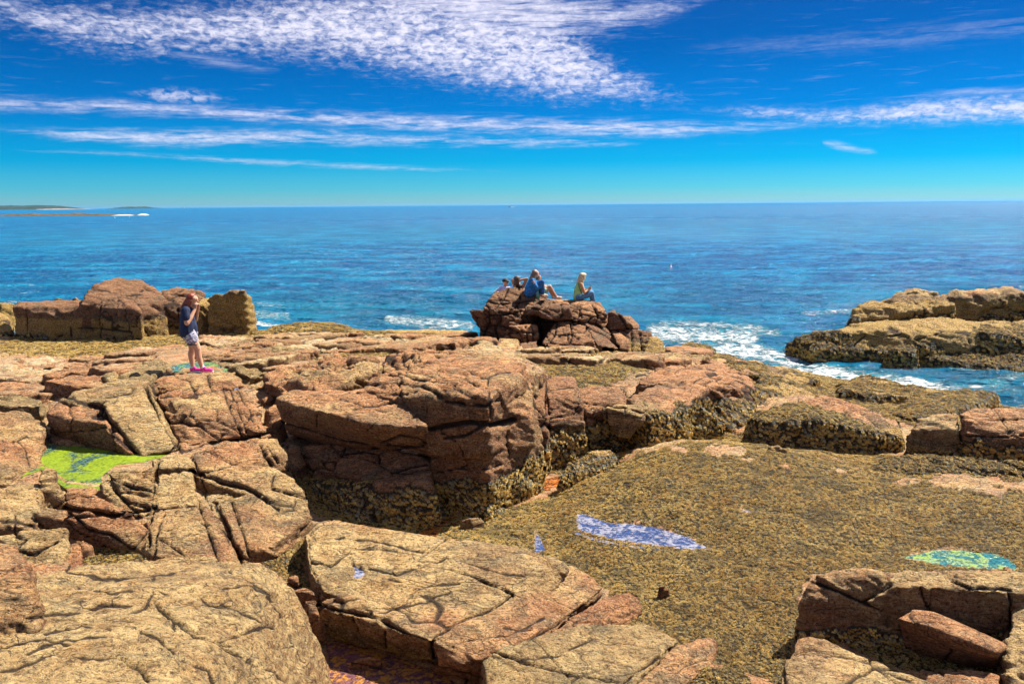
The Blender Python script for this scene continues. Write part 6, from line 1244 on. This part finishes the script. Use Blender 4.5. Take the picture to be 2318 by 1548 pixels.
# blue shirt and jeans, knees drawn up
seated(1199, 672, 26.7, 'grey haired woman with a ponytail, blue shirt and jeans, knees drawn up', SKIN,
  [((.11, 0, .56), .07, (.07, 0, .40), .13), ((.07, 0, .40), .13, (.0, 0, .14), .14), ((.02, -.08, .13), .11, (.38, -.08, .46), .08), ((.02, .1, .13), .11, (.34, .1, .44), .08), ((.38, -.08, .46), .075, (.40, -.08, .10), .048), ((.34, .1, .44), .075, (.36, .1, .10), .048),
   ((.10, -.17, .50), .06, (.22, -.20, .28), .048), ((.22, -.20, .28), .046, (.40, -.10, .34), .032), ((.10, .17, .50), .06, (.28, .2, .32), .048), ((.28, .2, .32), .046, (.42, .04, .36), .032)],
  (.19, .02, .72), (.85, .5, -.05),
  lambda fr, h: [('hair', [(h-fr[0]*.025+fr[1]*.035, (.108, .108, .105)), (h-fr[0]*.11-fr[1]*.0, .045, h-fr[0]*.15-fr[1]*.12, .055), (h-fr[0]*.15-fr[1]*.12, .055, h-fr[0]*.18-fr[1]*.24, .025)], GREYH, .018),
                 ('sunglasses', [(h+fr[0]*.098+fr[2]*.045+fr[1]*.012, .015, h+fr[0]*.104-fr[2]*.045+fr[1]*.012, .015)], PHONE, 0),
                 ('collar', [((.15, -.06, .58), .035, (.17, .03, .56), .04)], LIME, 0),
                 ('shirt', [((.10, 0, .53), .115, (.06, 0, .36), .165), ((.06, 0, .36), .165, (-.02, 0, .12), .17), ((.09, -.13, .52), .09, (.22, -.20, .29), .07), ((.09, .13, .52), .09, (.28, .2, .33), .07), ((.22, -.2, .29), .065, (.36, -.12, .33), .05)], BLUE, .014),
                 ('jeans', [((.02, -.08, .12), .13, (.38, -.08, .46), .098), ((.02, .1, .12), .13, (.34, .1, .44), .095), ((.38, -.08, .46), .093, (.40, -.08, .13), .07), ((.34, .1, .44), .092, (.36, .1, .13), .07)], DENIM, .012),
                 ('shoe', [((.38, -.08, .06), .05, (.54, -.08, .04), .045)], TANS, 0), ('shoe', [((.34, .1, .06), .05, (.5, .1, .04), .045)], TANS, 0)],
  hands=[((.40, -.10, .34), (1, .1, 0), (0, .6, -.6), .8), ((.42, .04, .36), (1, -.2, 0), (0, -.6, -.6), .8, 1.0, -1)])
# person behind her: bare legs, teal shirt
seated(1222, 676, 27.3, 'person in a teal shirt with bare bent legs, mostly hidden behind the blue shirted woman', SKIN2,
  [((-.10, .05, .54), .07, (-.06, .02, .36), .13), ((-.06, .02, .36), .13, (-.04, 0, .12), .14), ((-.02, -.06, .12), .11, (.32, -.05, .38), .07), ((-.02, .1, .12), .11, (.28, .12, .36), .07), ((.32, -.05, .38), .064, (.52, -.04, .06), .045), ((.28, .12, .36), .064, (.44, .12, .06), .045),
   ((-.06, -.16, .46), .055, (.12, -.14, .30), .048), ((.12, -.14, .30), .046, (.34, -.08, .30), .034), ((-.06, .18, .46), .055, (.12, .2, .32), .046), ((.12, .2, .32), .046, (.34, .1, .32), .034)],
  (-.06, .08, .66), (.9, .3, 0),
  lambda fr, h: [('hair', [(h-fr[0]*.03+fr[1]*.03, (.108, .108, .108))], BRN, .015),
                 ('shirt', [((-.09, .03, .50), .11, (-.06, .02, .34), .16), ((-.06, .02, .34), .16, (-.05, 0, .12), .165), ((-.07, -.12, .47), .085, (.14, -.15, .31), .07)], TEAL, .012),
                 ('shorts', [((-.03, -.06, .12), .125, (.18, -.05, .27), .10), ((-.03, .1, .12), .125, (.16, .12, .26), .10)], TEAL, .01),
                 ('shoe', [((.50, -.04, .03), .052, (.68, -.03, .02), .045)], TANS, .01), ('shoe', [((.42, .12, .03), .052, (.6, .13, .02), .045)], TANS, .01)],
  hands=[((.34, -.08, .30), (.6, .1, -.8), (0, 1, 0), .7), ((.34, .1, .32), (.6, -.1, -.8), (0, -1, 0), .7, 1.0, -1)])

# ------------------------------------------------------------------ far off: reef, islands, boats, buoys
def strip(name, px0, px1, dist, hfun, depth, mat, label, cat, seed, nseg=120):
    a = PY(px0, 470, dist); b = PY(px1, 470, dist); v = []; K = 9
    for i in range(nseg+1):
        t = i/nseg; x = a.x+(b.x-a.x)*t
        for k in range(K):
            s = k/(K-1); prof = math.sin(math.pi*s)**.6
            h = hfun(t)*prof*(0.75+0.5*random.Random(seed*7919+i*31+k).random())
            v.append((x, dist + (s-.5)*depth, max(-.5, h) if 0 < k < K-1 else -1.0))
    idx = np.arange((nseg+1)*K).reshape(nseg+1, K)
    f = np.stack([idx[:-1, :-1], idx[1:, :-1], idx[1:, 1:], idx[:-1, 1:]], -1).reshape(-1, 4)
    o = mesh_np(name, np.array(v), f, mat, smooth=False)
    return tag(o, label, cat)
REEF = simple('reef_rock', (.09, .060, .028), .9, .5, .35)
def bump(t, k): return .5+.5*math.sin(t*k+1.3)*math.sin(t*k*.37+.4)
strip('reef', -140, 302, 640, lambda t: (.7+1.1*bump(t, 40))*min(1, (1-t)*7+.15), 30, REEF, 'long low brown reef far out on the left with surf at its tip', 'reef', 2, 200)
CON = simple('conifer_forest', (.012, .035, .020), .9, .5, .02)
strip('island', -200, 158, 6200, lambda t: (24+3*bump(t, 60))*min(1, (1-t)*9)**.6, 600, CON, 'long dark wooded island on the horizon at the far left', 'island', 3, 260)
strip('island', 268, 350, 7000, lambda t: 13*min(1, t*5)**.7*min(1, (1-t)*3)**.7*(.7+.5*bump(t, 30)), 500, CON, 'small wooded island on the horizon, right of the long one', 'island', 4, 80)
SHR = simple('pale_shore', (.45, .36, .32), .9, .3, .02)
strip('island', -200, 215, 6000, lambda t: 4.2*min(1, (1-t)*5), 200, SHR, 'low pale shore running out from the long wooded island', 'shore', 5, 120)
FOAM = simple('foam_white', (.85, .88, .9), .6)
for x0, x1, h, lb in ((255, 303, .4, 'thin white line of surf along the reef tip'), (312, 334, .9, 'white burst of surf just beyond the reef tip')):
    o = strip('surf', x0, x1, 622, lambda t: h*math.sin(math.pi*t)+.1, 8, FOAM, lb, 'surf', 6, 30); o['kind'] = 'stuff'
BW = simple('boat_white', (.8, .8, .78), .4); BD = simple('boat_dark', (.25, .2, .2), .5)
def boat(px, d, L, label, sail=False):
    p = PY(px, 470, d); e = empty('sailing_boat' if sail else 'motor_boat', (p.x, p.y, 0), label, 'boat')
    bm = bmesh.new(); n = 10; rows = []
    for i in range(n+1):
        t = i/n; x = (t-.5)*L; w_ = L*.16*math.sin(math.pi*min(1, .25+.75*(1-t)))**.6 if t < 1 else .02; z1 = L*.11*(1+.5*t*t)
        rows.append([bm.verts.new((x, -w_, z1)), bm.verts.new((x*.96, -w_*.5, -.2)), bm.verts.new((x*.96, w_*.5, -.2)), bm.verts.new((x, w_, z1))])
    for a, b in zip(rows[:-1], rows[1:]):
        for i in range(4): bm.faces.new((a[i], b[i], b[(i+1) % 4], a[(i+1) % 4]))
    bm.faces.new(rows[0]); bm.faces.new(rows[-1][::-1])
    me = bpy.data.meshes.new('hull'); bm.to_mesh(me); bm.free(); me.materials.append(BW); o = bpy.data.objects.new('hull', me); COL.objects.link(o); o.parent = e
    def prism(nm, pts, y0, y1, mat):
        bm = bmesh.new(); a = [bm.verts.new((x, y0, z)) for x, z in pts]; b = [bm.verts.new((x, y1, z)) for x, z in pts]
        bm.faces.new(a); bm.faces.new(b[::-1])
        for i in range(len(a)): bm.faces.new((a[i], b[i], b[(i+1) % len(a)], a[(i+1) % len(a)]))
        bmesh.ops.recalc_face_normals(bm, faces=bm.faces)
        me = bpy.data.meshes.new(nm); bm.to_mesh(me); bm.free(); me.materials.append(mat); o = bpy.data.objects.new(nm, me); COL.objects.link(o); o.parent = e
    if sail:
        prism('mast', [(-.1, .5), (.1, .5), (.08, L*1.3), (-.08, L*1.3)], -.1, .1, BW); prism('mainsail', [(-.3, 1.6), (-.3, L*1.25), (-L*.45, 1.6)], -.04, .04, BW); prism('jib', [(.4, 1.4), (.3, L*1.05), (L*.45, 1.2)], -.04, .04, BW)
    else:
        prism('cabin', [(-L*.15, L*.11), (L*.22, L*.12), (L*.14, L*.24), (-L*.12, L*.25)], -L*.1, L*.1, BD); prism('flybridge', [(-L*.08, L*.255), (L*.08, L*.25), (L*.05, L*.33), (-L*.06, L*.33)], -L*.07, L*.07, BW)
    return e
boat(1153, 2100, 10, 'small white motor boat near the middle of the horizon'); boat(418, 3300, 8, 'tiny white sailing boat on the horizon, right of the small island', True)
ob = strip('wake', 1158, 1166, 2095, lambda t: .8*(1-t)+.1, 4, FOAM, 'short white wake behind the motor boat', 'wake', 8, 12); ob['kind'] = 'stuff'
for px, d, r, lb in ((258, 455, .28, 'white buoy below the reef tip, left of its pair'), (291, 470, .22, 'white buoy below the reef tip, right of its pair'), (1522, 70, .10, 'small white buoy in the open water to the right of the seated people')):
    p = PY(px, 470, d); e = empty('buoy', (p.x, p.y, 0), lb, 'buoy')
    solid('float', [((0, 0, .0), r, (0, 0, r*1.2), r*.8)], BW, e, r*.25, 1); solid('spindle', [((0, 0, r), r*.18, (0, 0, r*3), r*.15)], BW, e, r*.12, 1)

# ------------------------------------------------------------------ sea air between here and the islands
bm = bmesh.new(); bmesh.ops.create_cube(bm, size=1.0, matrix=Matrix.Translation((0, 20500, 29)) @ Matrix.Diagonal((90000, 43000, 68, 1)))
me = bpy.data.meshes.new('haze'); bm.to_mesh(me); bm.free(); hz = bpy.data.objects.new('haze', me); COL.objects.link(hz); hz['kind'] = 'stuff'
hm = bpy.data.materials.new('sea_air'); hm.use_nodes = True; ht = NT(hm.node_tree); ht.n.clear()
ho = ht.new('ShaderNodeOutputMaterial'); hv = ht.new('ShaderNodeVolumePrincipled', Density=0.000022, Anisotropy=0.2)
hv.inputs['Color'].default_value = (0.22, 0.60, 1.0, 1); ht.l.new(hv.outputs[0], ho.inputs['Volume']); me.materials.append(hm)
